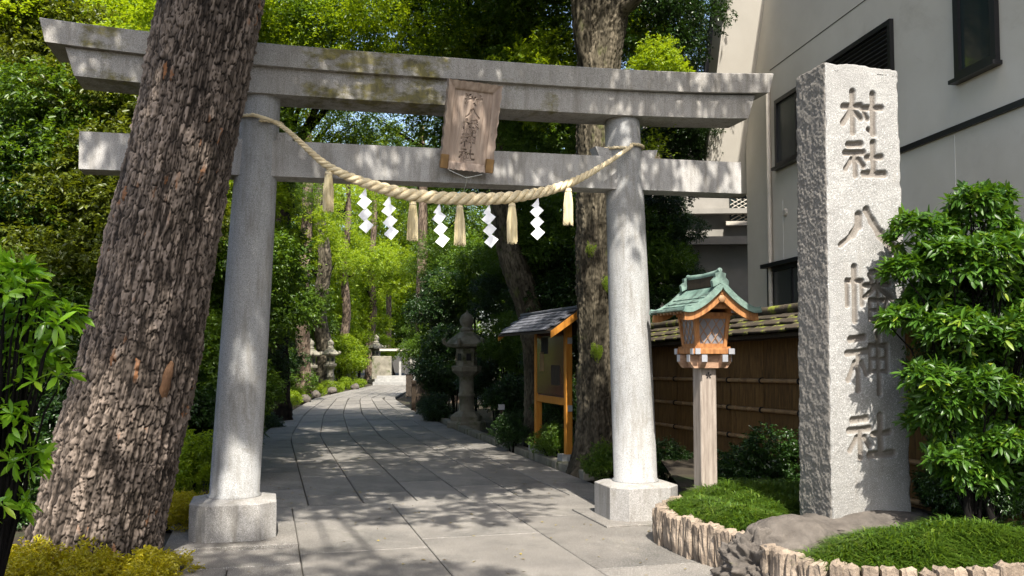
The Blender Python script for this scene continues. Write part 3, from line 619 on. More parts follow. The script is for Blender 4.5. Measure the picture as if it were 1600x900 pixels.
put('bark_wound', trunk_mesh('wound', [p + [-.07, .03, -.24], p + [-.035, -.0, -.04], p + [.0, .0, .1], p + [.03, .02, .20]], [.010, .050, .042, .010], 5, 20, 40, .03, .08, .008), M['heart'], lt)
put('bark_lip', trunk_mesh('lip', [p + [-.13, .05, -.20], p + [-.085, .01, .0], p + [-.05, .0, .14], p + [-.0, .01, .25]], [.012, .040, .036, .012], 6, 20, 40, .03, .12, .008), M['gwood'], lt)
# crown of the leaning tree, high above the forecourt: it gives the dappled shade
cr_l = rand_lobes(8, 3.4, 2.6, 1.0, 17, .85, 0, .2)
limb = MB(); tip = pts[-1]
CANOPY = [((2.2, 6.2, 8.6), 0.0, 1.12), ((2.6, -1.8, 9.4), 2.0, .75), ((1.3, 3.5, 8.5), 1.0, .55)]      # crown centres relative to the foot of the tree
for cc, rz0_, sc_ in CANOPY:
    for q in cr_l[:4]:
        e = np.array(cc) - np.array([0, 7.25, 0]) + (np.array(Matrix.Rotation(rz0_, 3, 'Z') @ Vector(q[:3]))); m_ = (tip + e) / 2 + np.array([0, 0, -.3]); limb.tube([tip - [0, 0, .3], m_, e], [.045, .028, .010], 7)
limb.build('limb', M['bark3'], lt)

# ------------------------------------------------------------------ stone monument with engraved characters
zb = .40
mo = thing('stone_monument', 'tall rough granite pillar engraved with six large characters on a boulder by the planter', 'stone monument', (2.41, 6.98, zb), GY)
MW, MD, MHt = .715, .44, 3.47
nf, ns, nb_, nr = 176, 70, 12, 620
u_front = np.stack([np.linspace(0, MW, nf, endpoint=False), np.zeros(nf)], 1); u_right = np.stack([np.full(ns, MW), np.linspace(0, MD, ns, endpoint=False)], 1)
u_back = np.stack([np.linspace(MW, 0, nb_, endpoint=False), np.full(nb_, MD)], 1); u_left = np.stack([np.zeros(ns), np.linspace(MD, 0, ns, endpoint=False)], 1)
per = np.concatenate([u_front, u_right, u_back, u_left]); nor = np.concatenate([np.tile([0, -1.], (nf, 1)), np.tile([1., 0], (ns, 1)), np.tile([0, 1.], (nb_, 1)), np.tile([-1., 0], (ns, 1))])
npn = len(per); zz = np.linspace(-.06, 1, nr); PX = per[:, 0][None, :] * np.ones((nr, 1)); PY_ = per[:, 1][None, :] * np.ones((nr, 1)); ZZ = zz[:, None] * MHt * np.ones((1, npn))
taper = 1 - .07 * zz[:, None].clip(0, 1)
X0 = MW / 2 + (PX - MW / 2) * taper; Y0 = MD / 2 + (PY_ - MD / 2) * taper
isf = np.zeros(npn); isf[:nf] = 1
rough_side = .0042 * fbm(X0 * 30, Y0 * 30, ZZ * 16, 4, 21) + .0025 * vnoise(X0 * 60, Y0 * 60, ZZ * 60, 4); rough_front = .0013 * fbm(X0 * 22, Y0 * 20, ZZ * 22, 3, 22) + .0012 * vnoise(X0 * 95, Y0 * 90, ZZ * 95, 7)
disp = np.where(isf[None, :] > 0, rough_front, rough_side)
def my(y): return (795 - y) / (795 - 90.0) * MHt
mg = []
for key, px, y0, y1, w in [('mura', 1346, 133, 198, 62), ('sha', 1349, 213, 268, 62), ('hachi', 1352, 322, 388, 86), ('man', 1353, 413, 497, 72), ('kami', 1352, 518, 608, 66), ('sha', 1355, 646, 712, 68)]:
    yc = (y0 + y1) / 2; f = (795 - yc) / 705.0; left = 1288 + (1 - f) * 6; wid = 115 + (1 - f) * 9; mg.append((key, (px - left) / wid * MW, my(yc), w / wid * MW, abs(y1 - y0) / 705 * MHt))
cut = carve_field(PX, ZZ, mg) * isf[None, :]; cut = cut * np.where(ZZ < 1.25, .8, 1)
disp = disp - .030 * cut
edge = np.minimum(np.minimum(PX, MW - PX) + np.minimum(PY_, MD - PY_) * 0, 9)
corner = np.exp(-((np.minimum(PX, MW - PX) + np.minimum(PY_, MD - PY_)) / .012) ** 1.0); chip = corner * (.007 + .012 * np.clip(fbm(X0 * 3, Y0 * 3, ZZ * 9, 3, 9), -.2, 1))
cx_, cy_ = MW / 2, MD / 2; dx, dy = cx_ - X0, cy_ - Y0; dn = np.hypot(dx, dy)
VX = X0 + nor[:, 0][None, :] * disp + dx / dn * chip; VY = Y0 + nor[:, 1][None, :] * disp + dy / dn * chip
VZ = ZZ + np.where(zz[:, None] > .985, 1, 0) * .012 * fbm(X0 * 9, Y0 * 9, 0, 3, 12) - np.where(zz[:, None] > .97, 1, 0) * corner * .01
V = np.stack([VX, VY, VZ], -1).reshape(-1, 3)
i = np.arange(nr - 1)[:, None] * npn; k = np.arange(npn)[None, :]; k2 = (k + 1) % npn
Fq = np.stack([i + k, i + k2, i + npn + k2, i + npn + k], -1).reshape(-1, 4)
top_c = V[(nr - 1) * npn:].mean(0) + np.array([0, 0, .012]); ti = len(V); V = np.concatenate([V, top_c[None]]); kk = np.arange(npn); b_ = (nr - 1) * npn
Ft = np.stack([b_ + kk, b_ + (kk + 1) % npn, np.full(npn, ti), np.full(npn, ti)], -1)
me = bpy.data.meshes.new('stele'); 
Ftri = np.concatenate([Fq[:, [0, 1, 2]], Fq[:, [0, 2, 3]], Ft[:, :3]])
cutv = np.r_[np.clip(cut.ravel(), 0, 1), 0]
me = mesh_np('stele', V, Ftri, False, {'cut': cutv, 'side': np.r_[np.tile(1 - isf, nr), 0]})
def monument_mat():
    m, nt, N, L, P = nodes_of('monument_granite'); co = coords(N, L)
    col = ramp(N, L, noise(N, L, co, 3.5, 8, .65), [(.3, (.23, .23, .226)), (.7, (.34, .34, .333))])
    sp = noise(N, L, co, 130, 3, .75); col = mixc(N, L, ramp(N, L, sp, [(.36, .8), (.5, 0.0)]), col, (.20, .19, .18)); col = mixc(N, L, ramp(N, L, sp, [(.56, 0.0), (.68, .7)]), col, (.86, .85, .83))
    sd = N.new('ShaderNodeAttribute'); sd.attribute_name = 'side'; col = mixc(N, L, sd.outputs['Fac'], col, mixc(N, L, .7, col, (.19, .168, .142)))  # sides darker and warmer than the front: their shade is put into the colour
    st = noise(N, L, coords(N, L, (3, 3, .6)), 2.4, 6, .7); col = mixc(N, L, ramp(N, L, st, [(.55, 0.0), (.8, .5)]), col, (.24, .215, .18))
    tc = N.new('ShaderNodeTexCoord'); sx = N.new('ShaderNodeSeparateXYZ'); L.new(tc.outputs['Object'], sx.inputs[0])
    mr = N.new('ShaderNodeMapRange'); mr.inputs[1].default_value = .0; mr.inputs[2].default_value = 1.4; mr.inputs[3].default_value = .6; mr.inputs[4].default_value = 0; L.new(sx.outputs[2], mr.inputs[0])
    mu = N.new('ShaderNodeMath'); mu.operation = 'MULTIPLY'; L.new(mr.outputs[0], mu.inputs[0]); L.new(noise(N, L, co, 6, 6, .7), mu.inputs[1]); col = mixc(N, L, mu.outputs[0], col, (.12, .11, .085))
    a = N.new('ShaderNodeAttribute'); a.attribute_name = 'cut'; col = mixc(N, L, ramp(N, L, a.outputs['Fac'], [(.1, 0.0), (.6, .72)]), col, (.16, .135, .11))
    L.new(col, P.inputs['Base Color']); P.inputs['Roughness'].default_value = .85; P.inputs['Specular IOR Level'].default_value = .25
    addbump(N, L, P, noise(N, L, co, 90, 5, .75), .75, .007); return m
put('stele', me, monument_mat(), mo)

# ------------------------------------------------------------------ rocks
def rock_mesh(name, seed, r, sub=5, amp=.22, fr=1.6, flatb=True):
    import bmesh
    bm = bmesh.new(); bmesh.ops.create_icosphere(bm, subdivisions=sub, radius=1.0); P = np.array([v.co for v in bm.verts]); F_ = np.array([[v.index for v in f.verts] for f in bm.faces]); bm.free()
    d = 1 + amp * fbm(P[:, 0] * fr + seed, P[:, 1] * fr, P[:, 2] * fr, 5, seed) + amp * .3 * np.abs(fbm(P[:, 0] * 5, P[:, 1] * 5, P[:, 2] * 5, 2, seed + 3))
    return mesh_np(name, P * d[:, None] * np.array(r), F_, True)
tagged(put('boulder', rock_mesh('boulder', 4, (.40, .33, .30), 6, .085), M['boulder'], loc=(2.03, 6.68, .15), rot=(0, .06, .5)), 'rounded brown boulder in front of the engraved monument between the two grass patches', 'boulder')
tagged(put('base_rock', rock_mesh('base_rock', 11, (.56, .36, .10), 5, .14), M['boulder'], loc=(2.76, 7.2, .315), rot=(0, 0, .3)), 'flat dark rock that the engraved stone monument stands on', 'rock')
tagged(put('boulder', rock_mesh('jag', 17, (.22, .25, .26), 6, .42, 3.4), M['boulder'], loc=(1.76, 6.56, .08), rot=(.1, .1, .9)), 'jagged weathered rock at the gap between the two rows of kerb stones', 'rock')
tagged(put('garden_rock', rock_mesh('garden_rock', 23, (.34, .28, .16), 4, .2), M['boulder'], loc=(1.72, 9.9, .05)), 'low grey rock behind the right pedestal beside the lantern post', 'rock')

# ------------------------------------------------------------------ planter with split-stone edging, soil and grass
K1 = [(1.62, 8.62), (1.36, 8.25), (1.27, 7.98), (1.36, 7.56), (1.50, 7.18), (1.64, 6.88), (1.70, 6.72)]
K2 = [(1.76, 6.40), (1.84, 6.10), (1.98, 5.88), (2.20, 5.72), (2.52, 5.66), (2.85, 5.70), (3.2, 5.79), (3.7, 5.95), (4.3, 6.2)]
soil = MB(); sp_ = [(1.62, 8.62)] + K1[1:] + [(1.74, 6.55)] + K2 + [(4.3, 7.5), (2.6, 12.5), (1.9, 12.0)]
def inpoly(x, y, P):
    c = np.zeros(np.shape(x), bool); n = len(P)
    for i in range(n):
        x1, y1 = P[i]; x2, y2 = P[(i + 1) % n]; c ^= ((y1 > y) != (y2 > y)) & (x < (x2 - x1) * (y - y1) / (y2 - y1 + 1e-9) + x1)
    return c
soil.add([(x + .04, y + .03, .235) for x, y in sp_] , [tuple(range(len(sp_)))]); soil.build('planter_soil', M['soil'], kind='structure')
edging = thing('planter_edging', 'low edging of upright split cream stones along the curved front of the planter', 'edging', (1.3, 7.9, 0))
KM = []
for sd in range(6):
    r = np.random.RandomState(sd); import bmesh
    bm = bmesh.new(); bmesh.ops.create_cube(bm, size=1.0); bmesh.ops.subdivide_edges(bm, edges=bm.edges[:], cuts=3, use_grid_fill=True)
    P = np.array([v.co for v in bm.verts]); F_ = [tuple(v.index for v in f.verts) for f in bm.faces]; bm.free()
    rr = np.abs(P).max(1); Pn = P * (1 - .12 * ((np.abs(P * 2) ** 4).sum(1) - 1).clip(0, 2)[:, None] / 2)
    Pn = Pn * np.array([.088, .115, .33]) ; Pn += np.stack([fbm(P[:, 0] * 3 + sd * 7, P[:, 1] * 3, P[:, 2] * 3, 3, sd + q) for q in range(3)], 1) * np.array([.009, .020, .020])
    me = bpy.data.meshes.new('kerb_stone'); me.from_pydata([tuple(p) for p in Pn], [], F_); me.materials.append(M['kerb']); KM.append(me)
kr_i = 0
for K in (K1, K2):
    Kp = np.array(K); sg = np.r_[0, np.cumsum(np.linalg.norm(np.diff(Kp, axis=0), axis=1))]; t = .045
    while t < sg[-1]:
        x, y = np.interp(t, sg, Kp[:, 0]), np.interp(t, sg, Kp[:, 1]); x2, y2 = np.interp(min(t + .05, sg[-1]), sg, Kp[:, 0]), np.interp(min(t + .05, sg[-1]), sg, Kp[:, 1]); x1, y1 = np.interp(max(t - .05, 0), sg, Kp[:, 0]), np.interp(max(t - .05, 0), sg, Kp[:, 1])
        w = rnd.uniform(.85, 1.15)
        put('kerb_stone', rnd.choice(KM), None, edging, loc=(float(x) - 1.3, float(y) - 7.9, .135 + rnd.uniform(-.018, .014)), rot=(rnd.uniform(-.09, .09), rnd.uniform(-.06, .06), math.atan2(y2 - y1, x2 - x1)), scale=(w, rnd.uniform(.85, 1.15), rnd.uniform(.95, 1.06))); t += .0945 * w + .007
def grass_patch(name, label, poly, n, seed, zb=.225, hgt=.115):
    rs = np.random.RandomState(seed); P = np.array(poly); lo, hi = P.min(0), P.max(0); C = rs.uniform(lo, hi, (n * 3, 2)); C = C[inpoly(C[:, 0], C[:, 1], poly)][:n]
    nt = len(C); B = 30; tuft_h = rs.uniform(.55, 1.25, nt) * (1 + .35 * fbm(C[:, 0] * 3, C[:, 1] * 3, 0, 2, seed)); tr = rs.rand(nt)
    N_ = nt * B; a = rs.uniform(0, 2 * math.pi, N_); q = rs.rand(N_) ** .6; rad = np.stack([np.cos(a), np.sin(a)], 1); Pc = np.array(poly + [poly[0]]); dmin = np.full(nt, 9.0)
    for e0, e1 in zip(Pc[:-1], Pc[1:]):
        dd_ = e1 - e0; tt_ = np.clip(((C - e0) @ dd_) / (dd_ @ dd_), 0, 1); dmin = np.minimum(dmin, np.linalg.norm(C - e0 - tt_[:, None] * dd_, axis=1))
    rise = .115 * np.clip(dmin / .30, 0, 1) ** .8
    c = np.repeat(C, B, 0) + rad * (q * .018)[:, None]; mound = .035 * fbm(c[:, 0] * 2.2, c[:, 1] * 2.2, 0, 2, seed) + .01 + np.repeat(rise, B)
    p = np.stack([c[:, 0], c[:, 1], zb - .03 + mound], 1); lean = .15 + q * 1.15; Ln = hgt * np.repeat(tuft_h, B) * rs.uniform(.7, 1.3, N_)
    d = unit(np.stack([rad[:, 0] * lean, rad[:, 1] * lean, np.ones(N_)], 1)); s = np.stack([-rad[:, 1], rad[:, 0], 0 * a], 1); w = rs.uniform(.0028, .0055, N_)[:, None]
    m_ = p + d * Ln[:, None] * .6; t = m_ + unit(d + np.stack([rad[:, 0] * .6, rad[:, 1] * .6, -.9 * np.ones(N_)], 1)) * Ln[:, None] * .5
    V = np.stack([p - s * w, p + s * w, m_ - s * w, m_ + s * w, t], 1).reshape(-1, 3); i = np.arange(N_)[:, None] * 5
    Fc = np.concatenate([i + np.array([x]) for x in ([0, 1, 3], [0, 3, 2], [2, 3, 4])], 1).reshape(-1, 3)
    r = np.clip(.35 * rs.rand(N_) + .65 * np.repeat(tr, B), 0, 1); put(name, mesh_np(name, V, Fc, attr={'rnd': np.repeat(r, 5)}), LM['grass'], kind='stuff', label=label)
grass_patch('mondo_grass', 'tufted green grass round the foot of the lantern post', [(1.36, 7.98), (1.44, 7.58), (1.58, 7.22), (1.74, 6.95), (2.1, 7.15), (2.35, 7.5), (3.0, 8.0), (2.9, 9.2), (2.0, 9.2), (1.62, 8.55)], 1800, 1)
grass_patch('mondo_grass', 'tufted bright green grass in front of the engraved monument', [(1.9, 6.2), (2.02, 5.98), (2.25, 5.82), (2.55, 5.76), (2.85, 5.80), (3.2, 5.90), (3.7, 6.05), (4.2, 6.3), (4.1, 6.75), (2.9, 6.72), (2.3, 6.42)], 1900, 2)

# ------------------------------------------------------------------ wooden lantern on a post
LZ = .22
lp = thing('lantern_post', 'wooden shrine lantern with curved green copper roof on a weathered square post', 'lantern', (1.824, 8.70, LZ), GY)
MB().box((0, 0, .64), (.165, .165, 1.29), bev=.008).build('post', M['gwood'], lp)
zb0 = 1.26
for sg in (-1, 1):  # crossed bracket arms with white metal caps
    MB().prism([(-.215, zb0 + .06), (-.17, zb0), (.17, zb0), (.215, zb0 + .06), (.215, zb0 + .125), (-.215, zb0 + .125)], 'y', sg * .105 - .028, sg * .105 + .028).build('bracket_arm', M['bwood'], lp)
    MB().prism([(-.215, zb0 + .06), (-.17, zb0 + .004), (.17, zb0 + .004), (.215, zb0 + .06), (.215, zb0 + .122), (-.215, zb0 + .122)], 'x', sg * .105 - .026, sg * .105 + .026).build('bracket_arm', M['bwood'], lp)
for sg in (-1, 1):
    MB().box((0, sg * .17, zb0 + .155), (.42, .05, .05), bev=.004).build('sill_rail', M['lwood'], lp); MB().box((sg * .17, 0, zb0 + .157), (.05, .42, .05), bev=.004).build('sill_rail', M['lwood'], lp)
    for s2 in (-1, 1):
        MB().box((sg * .212, s2 * .17, zb0 + .155), (.008, .051, .053)).build('cap_fitting', M['fitting'], lp); MB().box((sg * .17, s2 * .212, zb0 + .157), (.051, .008, .053)).build('cap_fitting', M['fitting'], lp)
        MB().box((sg * .105, s2 * .216, zb0 + .092), (.055, .006, .066)).build('cap_fitting', M['fitting'], lp); MB().box((sg * .216, s2 * .105, zb0 + .092), (.006, .058, .066)).build('cap_fitting', M['fitting'], lp)
z2, z3 = zb0 + .18, zb0 + .49; hb_, ht_ = .150, .178
MB().box((0, 0, z2 + .005), (.36, .36, .03)).build('floor_board', M['lwood'], lp)
for a in range(4):      # four leaning sides: stiles, rails, pane, lattice
    R = Matrix.Rotation(a * math.pi / 2, 3, 'Z')
    def q(x, t, o=0.0): # x across, t 0..1 height
        w = hb_ + (ht_ - hb_) * t; return tuple(R @ Vector((x * w, -w - o, z2 + .02 + (z3 - z2 - .02) * t)))
    fr = MB()
    def bar(x0, x1, t0, t1, th0=.0, th1=.022):
        fr.hexa([q(x0, t0, -th1), q(x1, t0, -th1), q(x1, t0, th0), q(x0, t0, th0), q(x0, t1, -th1), q(x1, t1, -th1), q(x1, t1, th0), q(x0, t1, th0)])
    for x in (-1, .80): bar(x, x + .2, 0, 1, .008)
    bar(-.8, .8, 0, .10, .004); bar(-.8, .8, .90, 1, .004); fr.build('window_frame', M['lwood'], lp)
    fr = MB(); fr.hexa([q(-.8, .1, -.016), q(.8, .1, -.016), q(.8, .1, -.012), q(-.8, .1, -.012), q(-.8, .9, -.016), q(.8, .9, -.016), q(.8, .9, -.012), q(-.8, .9, -.012)]); fr.build('pane', M['lgauze'], lp)
    fr = MB(); n = 4
    for dsg in (-1, 1):
        for j in range(-n + 1, n + 3):
            # diagonal from bottom to top clipped to the opening
            pts2 = []
            for t in np.linspace(0, 1, 25):
                x = (-1 + 2 * (j / n) + t * .95 - .5) * dsg
                if -.8 <= x <= .8: pts2.append((x, .1 + .8 * t))
            if len(pts2) >= 2: fr.tube([q(*pts2[0], -.003 - .003 * (dsg > 0)), q(*pts2[-1], -.003 - .003 * (dsg > 0))], .0042, 4, smooth=False)
    fr.build('lattice', M['lattice'], lp)
MB().box((0, 0, z3 + .012), (.38, .40, .03)).build('top_board', M['lwood'], lp)
for sg in (-1, 1):
    MB().box((sg * .16, 0, z3 + .045), (.04, .56, .04), bev=.004).build('purlin', M['lwood'], lp)
    for s2 in (-1, 1): MB().box((sg * .16, s2 * .287, z3 + .045), (.046, .012, .046)).build('cap_fitting', M['fitting'], lp)
RL, RWd = .375, .39; ez, az = z3 + .02, z3 + .26     # half length (y), half width (x), eave and apex heights
def rc(t): # t 0 ridge .. 1 eave : concave curve
    return RWd * t, az - (az - ez) * (1 - (1 - t) ** 1.75) + .02 * max(0, t - .8) * 5 * t
def roofsheet(o0, o1, y0, y1, t0=0.0, t1=1.0, n=14):
    out = []
    for sg in (-1, 1):
        mb = MB(); P = []
        for j in range(n + 1):
            t = t0 + (t1 - t0) * j / n; x, z = rc(t); x_, z_ = rc(min(1, t + .01)); x__, z__ = rc(max(0, t - .01)); nx_, nz_ = -(z_ - z__), (x_ - x__); l = math.hypot(nx_, nz_); nx_, nz_ = nx_ / l, nz_ / l
            for o in (o0, o1):
                for y in (y0, y1): P.append((sg * (x + nx_ * o * (t > 0.001)), y, z + nz_ * o))
        Fs = []
        for j in range(n):
            a_ = j * 4; b_ = a_ + 4; Fs += [(a_, a_ + 1, b_ + 1, b_), (a_ + 3, a_ + 2, b_ + 2, b_ + 3), (a_ + 2, a_, b_, b_ + 2), (a_ + 1, a_ + 3, b_ + 3, b_ + 1)]
        Fs += [(0, 2, 3, 1), (n * 4, n * 4 + 1, n * 4 + 3, n * 4 + 2)]
        if sg < 0: Fs = [f[::-1] for f in Fs]
        mb.add(P, Fs, False); out.append(mb)
    return out
for mb in roofsheet(.0, .022, -RL, RL): mb.build('copper_roof', M['copper'], lp)
for mb in roofsheet(-.014, .040, -RL - .018, -RL + .012) + roofsheet(-.014, .040, RL - .012, RL + .018): mb.build('gable_edge', M['copper'], lp)
for mb in roofsheet(-.085, -.014, -RL + .012, -RL + .040, 0, .93) + roofsheet(-.085, -.014, RL - .040, RL - .012, 0, .93): mb.build('bargeboard', M['lwood'], lp)
for j in range(5):  # copper courses: low steps across each slope
    t = .25 + j * .15
    for mb in roofsheet(.022, .030, -RL + .014, RL - .014, t, t + .08, 3): mb.build('copper_course', M['copper'], lp)
MB().box((0, 0, az + .055), (.055, .58, .10), bev=.006).build('ridge_box', M['darkwood'], lp)
MB().tube([(0, -.34, az + .155), (0, -.28, az + .128), (0, 0, az + .112), (0, .28, az + .122), (0, .33, az + .14)], [.022, .03, .032, .03, .022], 8).build('ridge_cap', M['copper'], lp)
for sg in (-1, 1):
    e = MB().prism([(-.075, az - .005), (-.085, az + .05), (-.05, az + .085), (-.055, az + .12), (-.02, az + .13), (0, az + .16), (.02, az + .13), (.055, az + .12), (.05, az + .085), (.085, az + .05), (.075, az - .005), (0, az + .03)], 'y', sg * .325 - .022, sg * .325 + .022); e.build('ridge_end_ornament', M['copper'], lp)
for j in range(9): 
    y = -.30 + j * .075
    for sg in (-1, 1): MB().box((sg * .27, y, ez + .018), (.15, .022, .022), R=Matrix.Rotation(sg * .20, 3, 'Y')).build('rafter', M['lattice'], lp)
pd = MB(); pd.lathe([(.001, -.012), (.030, -.010), (.040, 0), (.030, .010), (.001, .012)], 6); g_ = pd.build('gable_pendant', M['lattice'], lp, loc=(0, -RL + .01, az - .115), rot=(math.pi / 2, 0, 0)); 
MB().prism([(-.16, z3 + .06), (0, az - .075), (.16, z3 + .06)], 'y', -.30, .30).build('gable_board', M['lwood'], lp)
em = MB()
for k in range(5):
    a_ = math.pi / 2 + k * 2 * math.pi / 5; em.prism([(.004 * math.cos(a_ + 1.57), 1.19 + .004 * math.sin(a_ + 1.57)), (.026 * math.cos(a_ - .3), 1.19 + .026 * math.sin(a_ - .3)), (.034 * math.cos(a_), 1.19 + .034 * math.sin(a_)), (.026 * math.cos(a_ + .3), 1.19 + .026 * math.sin(a_ + .3))], 'y', -.0875, -.080)
    em.box((.016 * math.cos(a_), -.084, 1.19 + .016 * math.sin(a_)), (.006, .008, .006))
em.build('maple_leaf_emblem', M['black'], lp)

# ------------------------------------------------------------------ notice board
nbp, nbq = np.array([.815, 13.35]), np.array([.418, 14.75]); nd = unit(nbq - nbp); ang = math.atan2(nd[1], nd[0]); LN = float(np.linalg.norm(nbq - nbp))
nb = thing('notice_board', 'orange timber notice board with a slate roof beside the big mossy tree', 'notice board', (float(nbp[0]), float(nbp[1]), -.05), ang)
for x in (0, LN):
    MB().box((x, 0, 1.18), (.10, .10, 1.98), bev=.006).build('post', M['orange'], nb)
    MB().prism([(-.13, 0), (.13, 0), (.10, .22), (-.10, .22)], 'y', -.13, .13).build('footing', M['concrete'], nb, loc=(x, 0, -.0))
for z, h in ((.97, .11), (2.06, .09)): MB().box((LN / 2, 0, z), (LN - .1, .07, h), bev=.004).build('crossbar', M['orange'], nb)
MB().box((LN / 2, 0, 1.52), (LN - .1, .03, 1.0)).build('backing_board', M['brownboard'], nb)
MB().box((LN / 2, .036, 1.52), (LN - .16, .008, .94)).build('glass_pane', M['nglass'], nb); MB().box((LN / 2, -.036, 1.52), (LN - .16, .008, .94)).build('glass_pane', M['nglass'], nb)
for (x, z, w, h, mm) in [(.98, 1.80, .34, .26, 'cord'), (1.12, 1.55, .20, .30, 'corner'), (.45, 1.35, .42, .30, 'darkwood')]: MB().box((x, .0425, z), (w, .003, h)).build('reflection_sheet', M[mm], nb)  # muted sheets over the glass stand in for its reflections
# roof: ridge along x
x0r, x1r = -.50, LN + .85; rz0, ez0, hwid = 2.30, 1.99, .44
for sg in (-1, 1):
    MB().hexa([(x0r, 0, rz0 - .03), (x1r, 0, rz0 - .03), (x1r, sg * hwid, ez0 - .03), (x0r, sg * hwid, ez0 - .03), (x0r, 0, rz0), (x1r, 0, rz0), (x1r, sg * hwid, ez0), (x0r, sg * hwid, ez0)] if sg < 0 else
              [(x0r, sg * hwid, ez0 - .03), (x1r, sg * hwid, ez0 - .03), (x1r, 0, rz0 - .03), (x0r, 0, rz0 - .03), (x0r, sg * hwid, ez0), (x1r, sg * hwid, ez0), (x1r, 0, rz0), (x0r, 0, rz0)]).build('roof_deck', M['darkwood'], nb)
    for xe in (x0r - .012, x1r + .012):
        MB().hexa([(xe - .015, sg * .001, rz0 - .115), (xe + .015, sg * .001, rz0 - .115), (xe + .015, sg * hwid * .98, ez0 - .10), (xe - .015, sg * hwid * .98, ez0 - .10), (xe - .015, sg * .001, rz0 - .005), (xe + .015, sg * .001, rz0 - .005), (xe + .015, sg * hwid * .98, ez0 - .005), (xe - .015, sg * hwid * .98, ez0 - .005)]).build('bargeboard', M['orange'], nb)
    th = math.atan2(rz0 - ez0, hwid); nrow, ncol = 6, 8
    for r in range(nrow):
        for c in range(ncol):
            f = (r + .5) / nrow; w = (x1r - x0r) / ncol; x = x0r + (c + .5) * w + (w * .5 if r % 2 else 0)
            wl = w - .006
            if x + w / 2 > x1r + .02: continue
            MB().box((0, 0, 0), (wl, hwid / nrow / math.cos(th) * 1.25, .012)).build('shingle', M['slate'], nb, loc=(x, sg * hwid * f, rz0 + (ez0 - rz0) * f + .022 + rnd.uniform(0, .003)), rot=(-sg * (th - .10), 0, 0))
MB().box(((x0r + x1r) / 2, 0, rz0 + .03), (x1r - x0r + .06, .09, .04), bev=.01).build('ridge_cap', M['slate'], nb)
for z in (1.86, .88): MB().box((-.056, -.01, z), (.012, .07, .09), bev=.002).build('number_plate', M['fitting'], nb)

# ------------------------------------------------------------------ stone lanterns
def stone_lantern_parts(t):
    def ngon(prof, n, ph=0.0, nm='part', sm=False): MB().lathe(prof, n, (0, 0, 0), ph, sm).build(nm, M['lstone'], t)
    ngon([(.44, 0), (.44, .16), (.40, .20)], 6, nm='plinth'); ngon([(.36, .20), (.36, .30), (.27, .38), (.24, .40)], 6, nm='base')
    ngon([(.20, .40), (.18, .43), (.165, .48), (.165, .72), (.195, .74), (.195, .79), (.165, .81), (.160, 1.16), (.19, 1.18)], 20, nm='shaft', sm=True)
    ngon([(.19, 1.18), (.33, 1.30), (.34, 1.40), (.30, 1.42)], 6, nm='platform')
    ngon([(.235, 1.42), (.245, 1.80), (.22, 1.80)], 6, nm='fire_box')
    for k in range(6):
        a = math.pi / 6 + k * math.pi / 3; R = Matrix.Rotation(a, 3, 'Z'); MB().box(tuple(R @ Vector((.212, 0, 1.61))), (.02, .11, .16), rz=a).build('opening', M['black'], t)
    ngon([(.22, 1.80), (.47, 1.84), (.50, 1.90), (.36, 2.02), (.17, 2.16), (.14, 2.18)], 6, nm='roof')
    for k in range(6):
        a = k * math.pi / 3; MB().tube([(.44 * math.cos(a), .44 * math.sin(a), 1.89), (.51 * math.cos(a), .51 * math.sin(a), 1.92), (.53 * math.cos(a), .53 * math.sin(a), 1.99), (.48 * math.cos(a), .48 * math.sin(a), 2.02)], [.05, .05, .045, .03], 6).build('roof_scroll', M['lstone'], t)
    ngon([(.14, 2.18), (.17, 2.22), (.12, 2.26), (.10, 2.28), (.16, 2.36), (.165, 2.44), (.12, 2.53), (.03, 2.60), (.01, 2.66)], 16, nm='finial', sm=True)
p = G(729, 668)
sl1 = thing('stone_lantern', 'tall six-sided stone lantern on the right of the path among dark shrubs', 'stone lantern', (float(p[0]), float(p[1]), -.05), .25); stone_lantern_parts(sl1)
for (px, Y, sc, lb) in [(517, 41.0, .90, 'stone lantern left of the path, in front of the brown trunk with low roots'), (486, 37.5, .88, 'stone lantern left of the path, half hidden beside the tall pale trunk'), (588, 55.0, 1.1, 'small distant stone lantern at the far left bend of the path')]:
    X = (px - 800) / F_PX * Y; copy_tree(sl1, (X, Y, -.05), rnd.uniform(0, 1), lb, scale=sc)

# ------------------------------------------------------------------ fence (bamboo-railed bark wall with a shingled top)
fd = np.array([-.224, 1.0]); FDn = unit(fd); fang = math.atan2(FDn[1], FDn[0])
def fpt(y): return np.array([5.5 - .224 * y, y])
fn = thing('garden_fence', 'dark bark garden fence with bamboo rails and a mossy shingled top behind the lantern', 'fence', (float(fpt(5.0)[0]), 5.0, 0), fang)
FL = 14.0
def zf(x, z): return z - .0170 * (x - 5.3)
x = 0.0; i = 0
while x < FL:
    w = .88; z1 = zf(x + w / 2, 1.80); MB().box((0, 0, 0), (w - .012, .03, z1 + .05)).build('panel', M['bark_board'], fn, loc=(x + w / 2, 0, (z1 - .05) / 2), rot=(0, 0, rnd.uniform(-.004, .004)))
    if i % 2 == 0: MB().box((0, 0, 0), (.09, .07, z1 + .1)).build('post', M['darkwood'], fn, loc=(x, -.05, (z1) / 2))
    x += w; i += 1
